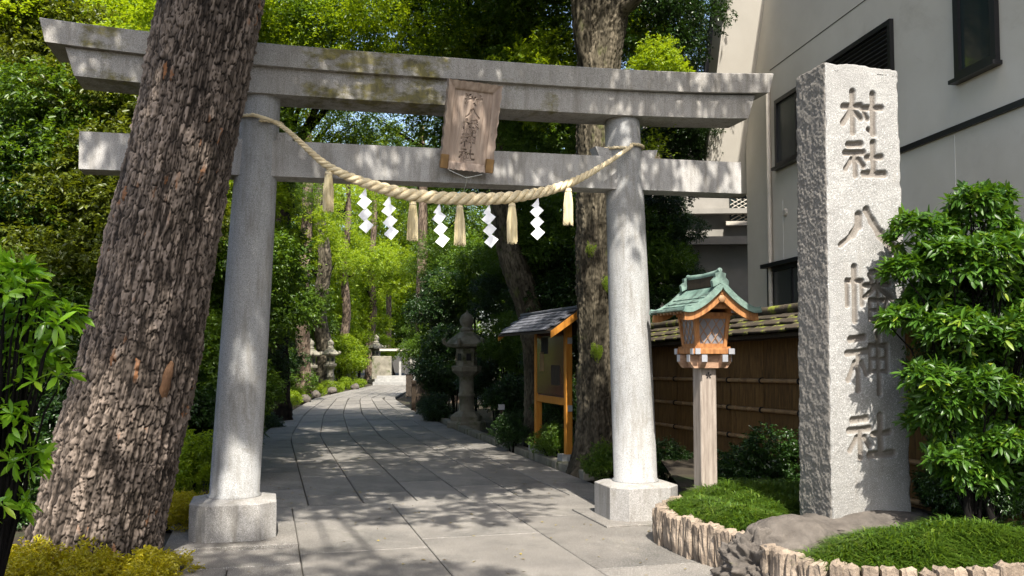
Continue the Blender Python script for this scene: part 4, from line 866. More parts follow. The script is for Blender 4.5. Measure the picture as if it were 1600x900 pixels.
for zr in (1.31, .96, .61, .26):
    x = -.1; 
    while x < FL:
        Lr = 3.4 + rnd.uniform(-.3, .3); x2 = min(x + Lr, FL); t = thing_r = MB(); P = []; R_ = []; xx = x
        while xx < x2:
            P += [(xx, .045, zf(xx, zr)), (xx + .012, .045, zf(xx, zr)), (xx + .02, .045, zf(xx, zr))]; R_ += [.026, .031, .026]; xx += .33
        P.append((x2, .045, zf(x2, zr))); R_.append(.026)
        t.tube(P, R_, 8); t.build('bamboo_rail', M['bamboo'], fn); x = x2 + .01
    for j in range(1, int(FL / .88)):
        xx = j * .88; c = MB()
        for o in (-.010, .010): c.tube([(xx + o, .045 + .033 * math.cos(a), zf(xx, zr) + .033 * math.sin(a)) for a in np.linspace(0, 2 * math.pi, 11)], .0065, 5)
        c.build('rope_tie', M['cord'], fn)
for sg in (-1, 1):
    for r in range(3):
        x = -.1 - (.15 if r % 2 else 0)
        while x < FL:
            w = rnd.uniform(.34, .46); f = (r + .5) / 3
            MB().box((0, 0, 0), (w - .01, .155, .026), bev=.005).build('shingle', M['tile'], fn, loc=(x + w / 2, sg * .36 * f, zf(x, 2.10) - .24 * f + rnd.uniform(-.006, .006)), rot=(-sg * (math.atan2(.24, .36) - .14), rnd.uniform(-.02, .02) - .0, rnd.uniform(-.02, .02))); x += w
x = 0
while x < FL:
    MB().tube([(x, 0, zf(x, 2.135)), (x + .5, 0, zf(x + .5, 2.135))], .055, 8).build('ridge_log', M['tile'], fn); x += .51
MB().hexa([(-.1, -.30, zf(-.1, 1.80)), (FL, -.30, zf(FL, 1.80)), (FL, .30, zf(FL, 1.80)), (-.1, .30, zf(-.1, 1.80)), (-.1, -.30, zf(-.1, 1.84)), (FL, -.30, zf(FL, 1.84)), (FL, .30, zf(FL, 1.84)), (-.1, .30, zf(-.1, 1.84))]).build('eave_board', M['darkwood'], fn)

# ------------------------------------------------------------------ house on the right
hd = unit(np.array([-.14, 1.0])); hang = math.atan2(hd[1], hd[0]); ho = np.array([5.8 - .14 * 14.55, 14.55])   # far left corner of the facade; x local runs back towards the viewer
HU = -hd; HN = np.array([-hd[1], hd[0]])       # HU along wall towards viewer, HN out of the wall (to the left)
hs = thing('house', 'pale rendered two storey house with black framed windows behind the fence', 'house', (float(ho[0]), float(ho[1]), 0), math.atan2(HU[1], HU[0]))
def hp(px, py, off=0.0):     # photo point -> local (x along wall, z)
    o = ho + HN * off; p = PLN(px, py, o, hd); return float((p[:2] - ho) @ HU), float(p[2])
# in the local frame +x is HU; +y is left of HU = rot90(HU)
sgn = 1 if (np.array([-HU[1], HU[0]]) @ HN) > 0 else -1
def yo(v): return sgn * v            # v metres out of the wall
WLn, WH = 13.5, 9.0
MB().box((WLn / 2, yo(-2.5), WH / 2), (WLn, 5.0, WH)).build('wall', M['house'], hs)
def wallquad(name, m, a, b, out0, out1, parent=hs):   # axis aligned box between two local points
    x0, x1 = sorted((a[0], b[0])); z0_, z1_ = sorted((a[1], b[1])); return MB().box(((x0 + x1) / 2, yo((out0 + out1) / 2), (z0_ + z1_) / 2), (x1 - x0, abs(out1 - out0), z1_ - z0_)).build(name, m, parent)
def window(tl, br, louver=False, pm='glass', fw=.06, sill=True):
    x0, x1 = sorted((tl[0], br[0])); z0_, z1_ = sorted((tl[1], br[1]))
    f = MB(); o = .05
    for (a0, a1, b0, b1) in ((x0, x0 + fw, z0_, z1_), (x1 - fw, x1, z0_, z1_), (x0 + fw, x1 - fw, z0_, z0_ + fw), (x0 + fw, x1 - fw, z1_ - fw, z1_)):
        f.box(((a0 + a1) / 2, yo(o / 2), (b0 + b1) / 2), (a1 - a0, o, b1 - b0))
    w = f.build('window', M['black'], hs)
    MB().box(((x0 + x1) / 2, yo(.008), (z0_ + z1_) / 2), (x1 - x0 - 2 * fw, .012, z1_ - z0_ - 2 * fw)).build('pane', M[pm] if not louver else M['black'], w)
    if louver:
        z = z0_ + fw + .03
        while z < z1_ - fw: MB().box(((x0 + x1) / 2, yo(.028), z), (x1 - x0 - 2 * fw, .030, .012), R=Matrix.Rotation(sgn * .6, 3, 'X')).build('louvre_slat', M['black'], w); z += .055
    elif x1 - x0 > 1.2: MB().box(((x0 + x1) / 2, yo(.02), (z0_ + z1_) / 2), (.035, .03, z1_ - z0_ - 2 * fw)).build('mullion', M['black'], w)
    if sill: MB().box(((x0 + x1) / 2, yo(.05), z0_ - .02), (x1 - x0 + .06, .10, .04)).build('sill', M['black'], w)
    return w
a = hp(1214, 158); b = hp(1217, 262); window((a[0], a[1]), (a[0] + 1.35, b[1]), pm='curtain')
a = hp(1396, 29); b = hp(1303, 87); c = hp(1397, 94.6); window((b[0] - .35, a[1]), (a[0], a[1] - .80), louver=True)
a = hp(1498, 126); b = hp(1563, 90); window((a[0], a[1] + 1.5), (b[0], a[1]), fw=.075)
a = hp(1203, 420); w_ = window((a[0], a[1]), (a[0] + 1.6, a[1] - 1.05), pm='curtain'); wallquad('window_hood', M['black'], (a[0] - .06, a[1]), (a[0] + 1.66, a[1] + .06), 0, .13)
a = hp(1408, 241.7); b = hp(1600, 153); zb_ = (a[1] + b[1]) / 2; wallquad('belt_trim', M['black'], (a[0] - .9, zb_ - .03), (WLn, zb_ + .03), 0, .035)
a = hp(1206, 250); MB().tube([(a[0], yo(.05), 0.3), (a[0], yo(.05), hp(1203, 135)[1])], .035, 8).build('downpipe', M['pipe'], hs)
for px in (1222, 1492): a = hp(px, 240); wallquad('wall_joint', M['joint_paint'], (a[0] - .005, .5), (a[0] + .005, zb_ - .04), 0, .004)
a = hp(1352, 0); b = hp(1203, 110); wallquad('wall_joint', M['darkwood'], (b[0], (a[1] + b[1]) / 2 - .005), (WLn, (a[1] + b[1]) / 2 + .005), 0, .004)
a = hp(1228, 332); MB().lathe([(.06, 0), (.06, .02), (.04, .03)], 14).build('vent_cap', M['pipe'], hs, loc=(a[0], yo(0), a[1]), rot=(-sgn * math.pi / 2, 0, 0))
# projecting gable rake at the far end
a = hp(1166, 115, .45); b = hp(1183, -40, .45)
rb = MB(); 
for (xa, za, xb, zb2) in [(-.75, 4.25, .6, 7.6)]:
    rb.hexa([(xa, yo(-.2), za), (xa + .42, yo(-.2), za), (xa + .42, yo(.62), za), (xa, yo(.62), za), (xb, yo(-.2), zb2), (xb + .42, yo(-.2), zb2), (xb + .42, yo(.62), zb2), (xb, yo(.62), zb2)])
rb.build('roof_rake', M['house'], hs)
rt = MB(); xa, za, xb, zb2 = -.83, 4.25, .52, 7.6
rt.hexa([(xa, yo(-.3), za), (xa + .08, yo(-.3), za), (xa + .08, yo(.68), za), (xa, yo(.68), za), (xb, yo(-.3), zb2), (xb + .08, yo(-.3), zb2), (xb + .08, yo(.68), zb2), (xb, yo(.68), zb2)]); rt.build('roof_edge', M['slate'], hs)
# neighbour building seen in the gap
n2 = thing('apartment_building', 'grey neighbouring building with a barred balcony window seen behind the house corner', 'building', (2.9, 18.6, 0), -.08)
MB().box((1.6, 2.5, 3.2), (3.6, 5.0, 6.4)).build('wall', M['house2'], n2)
MB().box((1.6, -.02, 3.9), (3.7, .5, .16)).build('balcony_slab', M['house2'], n2); MB().box((1.6, -.02, 4.5), (3.7, .4, .10)).build('eave', M['house2'], n2)
f = MB(); X0_, X1_, Z0_, Z1_ = D(1138, 305, 18.6)[0] - 2.9, D(1138, 305, 18.6)[0] - 2.9 + 1.0, float(D(1140, 348, 18.6)[2]), float(D(1140, 306, 18.6)[2])
wd = MB().box(((X0_ + X1_) / 2, -.01, (Z0_ + Z1_) / 2), (X1_ - X0_, .06, Z1_ - Z0_)).build('window', M['glass'], n2)
g = MB()
for t in np.arange(-.6, 1.6, .14):
    for sg in (-1, 1):
        pp = [(X0_ + (t + q) * (X1_ - X0_), Z0_ + (q if sg > 0 else 1 - q) * (Z1_ - Z0_)) for q in np.linspace(0, 1, 21) if 0 <= t + q <= 1]
        if len(pp) > 1: g.tube([(pp[0][0], -.06 - .01 * sg, pp[0][1]), (pp[-1][0], -.06 - .01 * sg, pp[-1][1])], .009, 4)
g.build('grille', M['pipe'], wd); MB().box(((X0_ + X1_) / 2, -.08, Z0_ - .05), (X1_ - X0_ + .2, .18, .08)).build('sill', M['pipe'], wd)

# far end of the approach
ft = thing('far_shrine_wall', 'small sunlit stone wall and steps closing the far end of the path', 'stone wall', (-5.9, 50.5, -.05), 0)
for j in range(3): MB().box((0, .4 * j, .10 + .16 * j), (3.4 - .1 * j, .8, .18)).build('step', M['concrete'], ft)
MB().box((-1.4, 1.0, .95), (1.1, .4, 1.3), bev=.03).build('wall', M['lstone'], ft); MB().box((.9, 1.2, .95), (1.5, .3, 1.3), bev=.03).build('wall', M['house2'], ft)
MB().box((.2, 1.2, 1.95), (3.4, 1.0, .12)).build('roof', M['pipe'], ft); MB().box((-.4, 1.2, 1.2), (.12, .12, 1.9)).build('post', M['concrete'], ft); MB().box((1.7, 1.2, 1.2), (.12, .12, 1.9)).build('post', M['concrete'], ft)
def post_sign(px, py, h, w, label, cat, name, mpost, cap):
    p = G(px, py); t = thing(name, label, cat, (float(p[0]), float(p[1]), -.08), .2); MB().box((0, 0, h / 2), (w, w, h), bev=.008).build('post', mpost, t); cap(t, h); return t
post_sign(646, 641, .95, .12, 'dark timber post with a rail at the right edge of the path before the hedge', 'post', 'rail_post', M['darkwood'], lambda t, h: MB().box((.45, 0, h * .55), (.9, .06, .06)).build('rail', M['darkwood'], t))
post_sign(783, 690, .72, .05, 'thin stake carrying a small white tag beside the stone lantern', 'garden sign', 'plant_sign', M['darkwood'], lambda t, h: MB().box((0, -.04, h), (.12, .012, .10), bev=.002).build('tag', M['fitting'], t))
# carved stone post far right of the path
p = G(640, 618); tp = thing('stone_marker', 'small pale stone marker post at the far right bend of the path', 'stone post', (float(p[0]), float(p[1]), -.05), .1)
MB().box((0, 0, .45), (.30, .30, .9), bev=.03).build('shaft', M['kerb'], tp); MB().prism([(-.22, .9), (.22, .9), (.10, 1.1), (-.10, 1.1)], 'y', -.2, .2).build('cap', M['concrete'], tp)

# ------------------------------------------------------------------ VEGETATION
CR = {}
CR['broad'] = crown_mesh('crown_broad', 1, rand_lobes(1, 2.1, 2.1, 1.5, 26, .72), 2600, 9, .26, .105, .52, flat=1.0)
CR['broad2'] = crown_mesh('crown_loose', 2, rand_lobes(2, 2.3, 2.0, 1.3, 20, .70), 1900, 9, .30, .10, .50, flat=1.2)
CR['layer'] = crown_mesh('crown_layered', 3, rand_lobes(3, 2.4, 2.2, 1.0, 24, .78), 2300, 10, .34, .085, .55, flat=1.8, zsq=.28)
CR['sparse'] = crown_mesh('crown_sparse', 9, rand_lobes(9, 2.5, 2.2, 1.1, 24, .72), 1250, 10, .36, .085, .55, flat=1.5, zsq=.3)
CR['column'] = crown_mesh('crown_column', 4, rand_lobes(4, .85, .85, 2.0, 26, .50), 2300, 9, .20, .085, .5, flat=.8)
CR['bush'] = crown_mesh('crown_bush', 5, rand_lobes(5, .55, .55, .42, 16, .28), 1500, 9, .10, .055, .5, flat=.9)
CR['hump'] = crown_mesh('crown_hump', 6, rand_lobes(6, .34, .34, .20, 14, .16), 1500, 8, .05, .026, .5, flat=.7)
CR['bigbush'] = crown_mesh('crown_bigbush', 7, rand_lobes(7, 1.15, 1.15, 1.0, 26, .45), 3000, 9, .16, .075, .48, flat=1.0)
CR['shade'] = crown_mesh('crown_shade', 12, cr_l, 2300, 10, .34, .12, .55, flat=1.2)
for cc, rz0_, sc_ in CANOPY: put('crown', CR['shade'], LM['mid'], lt, loc=(cc[0], cc[1] - 7.25, cc[2]), rot=(0, 0, rz0_), scale=sc_)
LEAFCOPY = {}
def leafmesh(kind, mk):      # same geometry, another leaf colour
    if (kind, mk) not in LEAFCOPY:
        me = CR[kind].copy() if len(CR[kind].materials) else CR[kind]
        if len(me.materials): me.materials[0] = LM[mk]
        else: me.materials.append(LM[mk])
        LEAFCOPY[(kind, mk)] = me
    return LEAFCOPY[(kind, mk)]
TRK = {}
def trunk_kind(k):
    if k not in TRK:
        r = random.Random(hash(k) % 99 if not isinstance(k, str) else sum(map(ord, k)))
        pts = [(0, 0, -.2)] + [(r.uniform(-.12, .12), r.uniform(-.12, .12), z) for z in (1.2, 2.6, 4.2, 6.0, 7.5)]; rad = [.20, .165, .15, .14, .115, .07]
        TRK[k] = trunk_mesh('trunk', pts, rad, len(k), 40, 170, .07, .25, .02, .06, .35)
    return TRK[k]
def tree(X, Y, bark, label, crowns, name='tree', r=1.0, lean=(0, 0), h=1.0, cat='tree', group=None, trunkmesh=None):
    t = thing(name, label, cat, (X, Y, -.08), rnd.uniform(0, 6.28) if trunkmesh is None and lean == (0, 0) else 0, group)
    me = trunkmesh or trunk_kind('a' if r < 1 else 'b'); me2 = me.copy() if len(me.materials) else me; me2.materials.clear(); me2.materials.append(M[bark])
    o = put('trunk', me2, None, t, scale=(r, r, h) if trunkmesh is None else None)
    if lean != (0, 0): o.rotation_euler = (lean[1], lean[0], 0)
    inv = Matrix.Rotation(-t.rotation_euler.z, 3, 'Z')
    for (x, y, z, kind, mk, s) in crowns:
        l = inv @ Vector((x - X, y - Y, z + .08)); put('crown', leafmesh(kind, mk), None, t, loc=l, rot=(rnd.uniform(-.2, .2), rnd.uniform(-.2, .2), rnd.uniform(0, 6.28)), scale=(s, s, s * rnd.uniform(.85, 1.1)))
    # limbs from the trunk to each crown
    lb = MB(); ztop = 7.2 * h
    for (x, y, z, kind, mk, s) in crowns:
        l = inv @ Vector((x - X, y - Y, z)); z0 = min(max(z - 1.6 * s, .8), ztop); d = Vector((l.x, l.y, l.z))
        lx, ly = (lean[0] * z0, -lean[1] * z0)
        for q in range(5):
            e = d + Vector((rnd.uniform(-1.1, 1.1), rnd.uniform(-1.1, 1.1), rnd.uniform(-.4, .8))) * s * (.35 if kind == 'column' else 1); lb.tube([(lx, ly, z0 + q * .15), (lx + (e.x - lx) * .5 + rnd.uniform(-.15, .15), ly + (e.y - ly) * .5, z0 + (e.z - z0) * .45), tuple(e)], [.05 * r + .01, .03 * r + .006, .008], 5, caps=False)
    lb.build('limb', M['bark3'], t); return t

def big_tree():
    b = np.array([1.22, 12.65, -.05]); t = thing('mossy_tree', 'big furrowed tree trunk with moss right behind the gate beside the notice board', 'tree', tuple(b))
    Pp = [(938, 745, 92), (937, 700, 74), (932, 640, 60), (930, 560, 55), (930, 450, 56), (930, 330, 58), (930, 200, 60), (938, 90, 70), (948, 0, 74), (958, -150, 64), (970, -400, 50)]
    pts = [np.array(ctr(x, y, 12.65)) - b for x, y, w in Pp]; pts[0][2] = -.15; rr = [w / 2 / F_PX * 12.65 for x, y, w in Pp]
    put('trunk', trunk_mesh('trunk', pts, rr, 9, 170, 620, .06, 1.1, .036, .09, .30, 'furrow'), M['bark2'], t)
    l1 = [np.array(ctr(x, y, Y)) - b for x, y, Y in ((938, 80, 12.65), (965, 20, 12.5), (1010, -20, 12.2), (1080, -70, 11.8))]; put('limb', trunk_mesh('limb', l1, [.17, .13, .10, .05], 4, 40, 90, .06, .3, .015), M['bark2'], t)
    l2 = [np.array(ctr(x, y, Y)) - b for x, y, Y in ((930, 130, 12.65), (912, 60, 12.5), (905, -20, 12.4), (890, -120, 12.0))]; put('limb', trunk_mesh('limb', l2, [.16, .15, .13, .07], 6, 40, 90, .06, .3, .015), M['bark2'], t)
    for (px, py, Y, k, mk, s) in [(860, 215, 14.2, 'broad', 'mid', .42), (1028, 30, 13.4, 'broad', 'dark', .42), (1080, 175, 14.6, 'broad2', 'dark', .36), (1085, 235, 15.2, 'broad', 'dark', .34), (1030, 230, 14.8, 'broad', 'dark', .4), (840, 70, 15, 'broad', 'mid', .75), (985, 60, 14.0, 'bush', 'bright', .8), (1030, 110, 12.2, 'bush', 'bright', .7), (860, 130, 13.4, 'bush', 'bright', 1.2), (1000, -60, 14.5, 'broad2', 'dark', .8), (1062, 95, 15.2, 'broad', 'dark', .36)]:
        p = np.array(ctr(px, py, Y)) - b; put('crown', leafmesh(k, mk), None, t, loc=tuple(p), rot=(0, 0, rnd.uniform(0, 6)), scale=s)
    for (zz_, a_) in [(1.7, -1.9), (2.6, -1.2), (3.1, -2.2), (.5, -1.6), (4.1, -1.5)]: # moss and leaf tufts on the bark
        put('moss_tuft', leafmesh('hump', 'bright'), None, t, loc=(.25 * math.cos(a_), .25 * math.sin(a_), zz_), rot=(0, 0, a_), scale=(.16, .20, .55))
    return t
big_tree()
def fork_tree():
    b = np.array(G(843, 697)); b[2] = -.08; t = thing('forked_tree', 'dark leaning tree with a sawn mossy branch stub behind the notice board', 'tree', tuple(map(float, b))); Y = float(b[1])
    Pp = [(846, 700, 52), (843, 640, 44), (838, 540, 40), (822, 460, 42), (800, 410, 44), (790, 360, 38), (782, 280, 34), (776, 180, 32), (770, 60, 30), (765, -80, 26)]
    pts = [np.array(ctr(x, y, Y)) - b for x, y, w in Pp]; put('trunk', trunk_mesh('trunk', pts, [w / 2 / F_PX * Y for x, y, w in Pp], 14, 80, 360, .06, .4, .03, .08, .2, 'furrow'), M['bark2'], t)
    st = [np.array(ctr(x, y, Y - .1)) - b for x, y in ((822, 455), (812, 420), (805, 385))]; put('branch_stub', trunk_mesh('stub', st, [.15, .12, .09], 5, 24, 30, .05, .2, .015), M['bark2'], t)
    for (px, py, Yc, k, mk, s) in [(870, 390, Y + .8, 'bigbush', 'mid', .9), (880, 460, Y + .6, 'bigbush', 'dark', .8), (740, 150, Y + 1, 'broad2', 'mid', .7), (800, 250, Y + 2.2, 'broad', 'dark', .6)]:
        p = np.array(ctr(px, py, Yc)) - b; put('crown', leafmesh(k, mk), None, t, loc=tuple(p), rot=(0, 0, rnd.uniform(0, 6)), scale=s)
fork_tree()

def at(px, Y): return (px - 800) / F_PX * Y
def zat(py, Y): return CAM_Z + (HOR - py) / F_PX * Y
# trees that line the path; (px, Y) of the trunk, crowns given as (px, py, Y, kind, leaf, scale)
def ptree(px, Y, bark, label, cr, r=1.0, lean=(0, 0), h=1.0): return tree(at(px, Y), Y, bark, label, [(at(a, c), c, zat(b, c), k, m_, s) for a, b, c, k, m_, s in cr], r=r, lean=lean, h=h)
ptree(433, 22.8, 'bark3', 'nearly black tree trunk just right of the left gate pillar', [(450, 45, 16, 'sparse', 'bright', .75), (400, 20, 16.5, 'layer', 'mid', .6), (535, 55, 17, 'sparse', 'mid', .8), (520, 190, 21, 'sparse', 'bright', .7), (440, 300, 23.5, 'broad2', 'mid', .45)], 1.75, (.012, 0), 1.3)
ptree(474, 36, 'bark4', 'tall pale pinkish trunk, first pale one left of the path', [(450, 360, 37, 'broad', 'bright', .8), (440, 250, 37, 'broad2', 'bright', .9)], 1.65, (.01, 0), 1.5)
ptree(504, 42, 'bark2', 'brown trunk with low roots behind the left stone lantern', [(500, 400, 43, 'broad', 'bright', .8), (480, 320, 44, 'broad2', 'bright', 1.1)], 2.3, (0, 0), 1.4)
ptree(538, 49, 'bark4', 'slim pale trunk beyond the left stone lanterns', [(540, 400, 50, 'broad', 'bright', 1.0), (520, 290, 52, 'broad2', 'bright', 1.4)], 1.5, (0, 0), 1.5)
ptree(580, 57, 'bark4', 'thin sunlit pale trunk near the far left bend of the path', [(580, 420, 58, 'broad', 'bright', 1.2), (590, 310, 60, 'broad2', 'bright', 1.6)], 1.5, (0, 0), 1.7)
ptree(606, 64, 'bark4', 'distant thin trunk left of the far stone wall', [(625, 400, 65, 'broad', 'bright', 1.4), (650, 300, 66, 'broad2', 'mid', 1.7)], 1.3, (0, 0), 1.7)
ptree(662, 29, 'bark4', 'slender pale trunk on the right side of the path before the dark hedge', [(700, 340, 31, 'broad2', 'mid', .8), (730, 240, 31, 'broad', 'mid', .9), (650, 270, 32, 'sparse', 'bright', .8)], 1.15, (-.01, 0), 1.2)
ptree(718, 33, 'bark4', 'pale trunk behind the tall stone lantern', [(740, 430, 33, 'broad2', 'mid', .8), (690, 420, 35, 'broad', 'bright', .8)], 1.4)
ptree(10, 15.5, 'bark3', 'black trunk at the upper left corner of the view', [(60, 50, 15, 'layer', 'bright', .8), (-10, 60, 15, 'broad', 'mid', .7), (150, 40, 15.5, 'layer', 'bright', .8)], 1.5)
ptree(300, 17.5, 'bark3', 'dark trunk hidden behind the big leaning tree', [(210, 30, 17, 'broad', 'bright', .8), (300, 60, 17, 'layer', 'bright', .9), (400, 75, 19, 'sparse', 'bright', .8), (430, -200, 12.5, 'layer', 'mid', .8), (560, -330, 11, 'broad', 'mid', .8)], 1.3)
ptree(806, 23.5, 'bark3', 'tree arching over the path above the middle of the gate', [(620, 50, 16.5, 'sparse', 'mid', .8), (690, 45, 15.5, 'sparse', 'bright', .7), (660, 20, 17, 'layer', 'bright', .4), (765, 60, 16.5, 'broad', 'bright', .5), (600, 190, 21, 'sparse', 'mid', .75), (800, 150, 17, 'broad', 'mid', .5), (640, -100, 16.5, 'broad', 'mid', .8), (740, -110, 15, 'broad2', 'mid', .7), (690, -260, 12, 'broad', 'mid', .8), (780, -200, 12.5, 'layer', 'mid', .8)], 1.3)
ptree(610, 78, 'bark3', 'far tree closing the end of the avenue', [(590, 500, 78, 'broad', 'bright', 1.7), (680, 500, 76, 'broad', 'mid', 1.9), (640, 470, 78, 'broad', 'bright', 1.8), (560, 420, 78, 'broad', 'bright', 2.2), (720, 390, 76, 'broad', 'bright', 2.2)], 2.0)

# shrubs and hedge bushes
def shrub(X, Y, Z, kind, mk, s, label, group=None, name='shrub', cat='shrub', sz=None):
    t = thing(name, label, cat, (X, Y, -.08), rnd.uniform(0, 6.28), group); put('foliage', leafmesh(kind, mk), None, t, loc=(0, 0, Z + .08), scale=(s, s, sz or s))
    st = MB(); 
    for q in range(5): a_ = rnd.uniform(0, 6.28); st.tube([(.03 * math.cos(a_), .03 * math.sin(a_), 0), (.16 * s * math.cos(a_), .16 * s * math.sin(a_), Z * .6), (.4 * s * math.cos(a_), .4 * s * math.sin(a_), Z + .2 * s)], [.025 * s + .004, .015 * s + .003, .004], 5, caps=False)
    st.build('stem', M['bark3'], t); return t
def pshrub(px, py, Y, kind, mk, s, label, **k): return shrub(at(px, Y), Y, zat(py, Y), kind, mk, s, label, **k)
GH = 'bushes of the tall hedge on the left'
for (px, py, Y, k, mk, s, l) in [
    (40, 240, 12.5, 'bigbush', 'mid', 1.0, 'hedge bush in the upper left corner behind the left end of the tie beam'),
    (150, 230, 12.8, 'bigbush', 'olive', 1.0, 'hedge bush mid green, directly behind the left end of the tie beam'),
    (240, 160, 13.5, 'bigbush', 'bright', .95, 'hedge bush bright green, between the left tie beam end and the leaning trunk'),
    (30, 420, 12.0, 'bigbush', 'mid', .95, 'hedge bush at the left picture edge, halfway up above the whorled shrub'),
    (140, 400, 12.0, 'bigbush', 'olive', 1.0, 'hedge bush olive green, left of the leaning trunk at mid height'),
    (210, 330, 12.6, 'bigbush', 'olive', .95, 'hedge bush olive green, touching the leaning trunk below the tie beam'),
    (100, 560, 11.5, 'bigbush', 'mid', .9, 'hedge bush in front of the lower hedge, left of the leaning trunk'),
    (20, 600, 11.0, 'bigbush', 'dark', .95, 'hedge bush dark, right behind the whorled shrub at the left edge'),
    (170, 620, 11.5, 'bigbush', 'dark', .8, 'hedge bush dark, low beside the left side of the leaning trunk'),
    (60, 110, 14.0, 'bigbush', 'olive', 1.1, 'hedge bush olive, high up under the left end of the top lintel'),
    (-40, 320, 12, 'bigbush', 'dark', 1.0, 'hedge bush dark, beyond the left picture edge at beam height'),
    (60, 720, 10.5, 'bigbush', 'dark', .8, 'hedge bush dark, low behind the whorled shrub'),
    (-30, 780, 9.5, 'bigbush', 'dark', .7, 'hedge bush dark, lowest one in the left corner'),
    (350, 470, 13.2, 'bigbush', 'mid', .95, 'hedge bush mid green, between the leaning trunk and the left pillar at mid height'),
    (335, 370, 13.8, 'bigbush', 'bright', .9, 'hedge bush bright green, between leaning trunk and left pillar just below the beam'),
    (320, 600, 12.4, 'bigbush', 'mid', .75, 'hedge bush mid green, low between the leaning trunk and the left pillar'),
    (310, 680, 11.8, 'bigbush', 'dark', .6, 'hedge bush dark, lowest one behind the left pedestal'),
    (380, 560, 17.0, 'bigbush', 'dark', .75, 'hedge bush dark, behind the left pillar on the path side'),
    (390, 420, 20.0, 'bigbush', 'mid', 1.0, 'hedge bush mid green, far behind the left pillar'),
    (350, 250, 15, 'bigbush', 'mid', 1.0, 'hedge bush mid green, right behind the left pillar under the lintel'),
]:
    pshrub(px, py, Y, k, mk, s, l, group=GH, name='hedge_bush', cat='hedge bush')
for (px, py, Y, k, mk, s, l) in [
    (303, 730, 9.4, 'bush', 'bright', .60, 'clipped yellow-green bush between the leaning trunk and the left pedestal'),
    (283, 800, 8.6, 'hump', 'yellow', 1.0, 'small yellow-leaved bush touching the right side of the leaning trunk'),
    (1040, 722, 12.2, 'bush', 'dark', .5, 'small fern-like shrub just right of the right gate pillar'),
    (1200, 740, 9.6, 'bush', 'dark', .78, 'dark feathery low shrub behind the lantern post'),
    (1150, 745, 9.9, 'hump', 'mid', .8, 'small green shrub at the left of the dark feathery one by the fence'),
    (945, 722, 11.6, 'bush', 'mid', .42, 'low green juniper at the foot of the mossy tree'),
    (862, 690, 13.9, 'bush', 'mid', .45, 'leafy shrub growing under the notice board'),
    (800, 672, 15.5, 'bush', 'dark', .5, 'grey-green shrub left of the notice board'),
    (1500, 760, 7.3, 'bush', 'dark', .5, 'dark bush in the shade behind the monument')]:
    pshrub(px, py, Y, k, mk, s, l)
RHg = 'dark shrubs massed on the right of the path'
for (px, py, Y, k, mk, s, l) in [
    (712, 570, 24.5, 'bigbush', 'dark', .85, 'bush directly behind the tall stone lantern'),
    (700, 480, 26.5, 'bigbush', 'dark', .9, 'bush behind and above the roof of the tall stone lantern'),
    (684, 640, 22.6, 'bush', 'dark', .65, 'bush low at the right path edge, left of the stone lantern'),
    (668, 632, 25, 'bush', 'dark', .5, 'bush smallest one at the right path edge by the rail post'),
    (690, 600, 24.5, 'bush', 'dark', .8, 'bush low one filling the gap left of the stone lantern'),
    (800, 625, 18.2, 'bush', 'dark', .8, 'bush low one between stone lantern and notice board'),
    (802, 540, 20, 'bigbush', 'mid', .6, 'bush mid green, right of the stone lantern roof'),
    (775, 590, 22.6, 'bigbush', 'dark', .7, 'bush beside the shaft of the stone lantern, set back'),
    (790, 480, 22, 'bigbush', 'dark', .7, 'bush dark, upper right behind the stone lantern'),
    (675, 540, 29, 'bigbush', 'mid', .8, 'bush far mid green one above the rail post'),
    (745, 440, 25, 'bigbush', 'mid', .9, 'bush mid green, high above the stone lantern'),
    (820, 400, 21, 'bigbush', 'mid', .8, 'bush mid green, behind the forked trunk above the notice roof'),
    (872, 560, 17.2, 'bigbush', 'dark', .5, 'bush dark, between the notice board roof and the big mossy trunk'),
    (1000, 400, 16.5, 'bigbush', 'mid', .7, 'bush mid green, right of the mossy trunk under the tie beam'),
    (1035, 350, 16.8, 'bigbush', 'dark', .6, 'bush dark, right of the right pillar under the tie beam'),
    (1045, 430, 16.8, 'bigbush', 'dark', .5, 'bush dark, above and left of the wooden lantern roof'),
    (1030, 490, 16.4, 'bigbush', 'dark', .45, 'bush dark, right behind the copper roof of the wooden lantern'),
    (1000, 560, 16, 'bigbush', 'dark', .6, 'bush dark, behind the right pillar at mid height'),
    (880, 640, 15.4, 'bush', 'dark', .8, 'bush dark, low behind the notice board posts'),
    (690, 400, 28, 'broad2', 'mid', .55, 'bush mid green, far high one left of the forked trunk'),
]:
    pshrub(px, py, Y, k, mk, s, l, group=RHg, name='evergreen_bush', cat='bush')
RLg = 'sunlit bushes lining the left of the path'
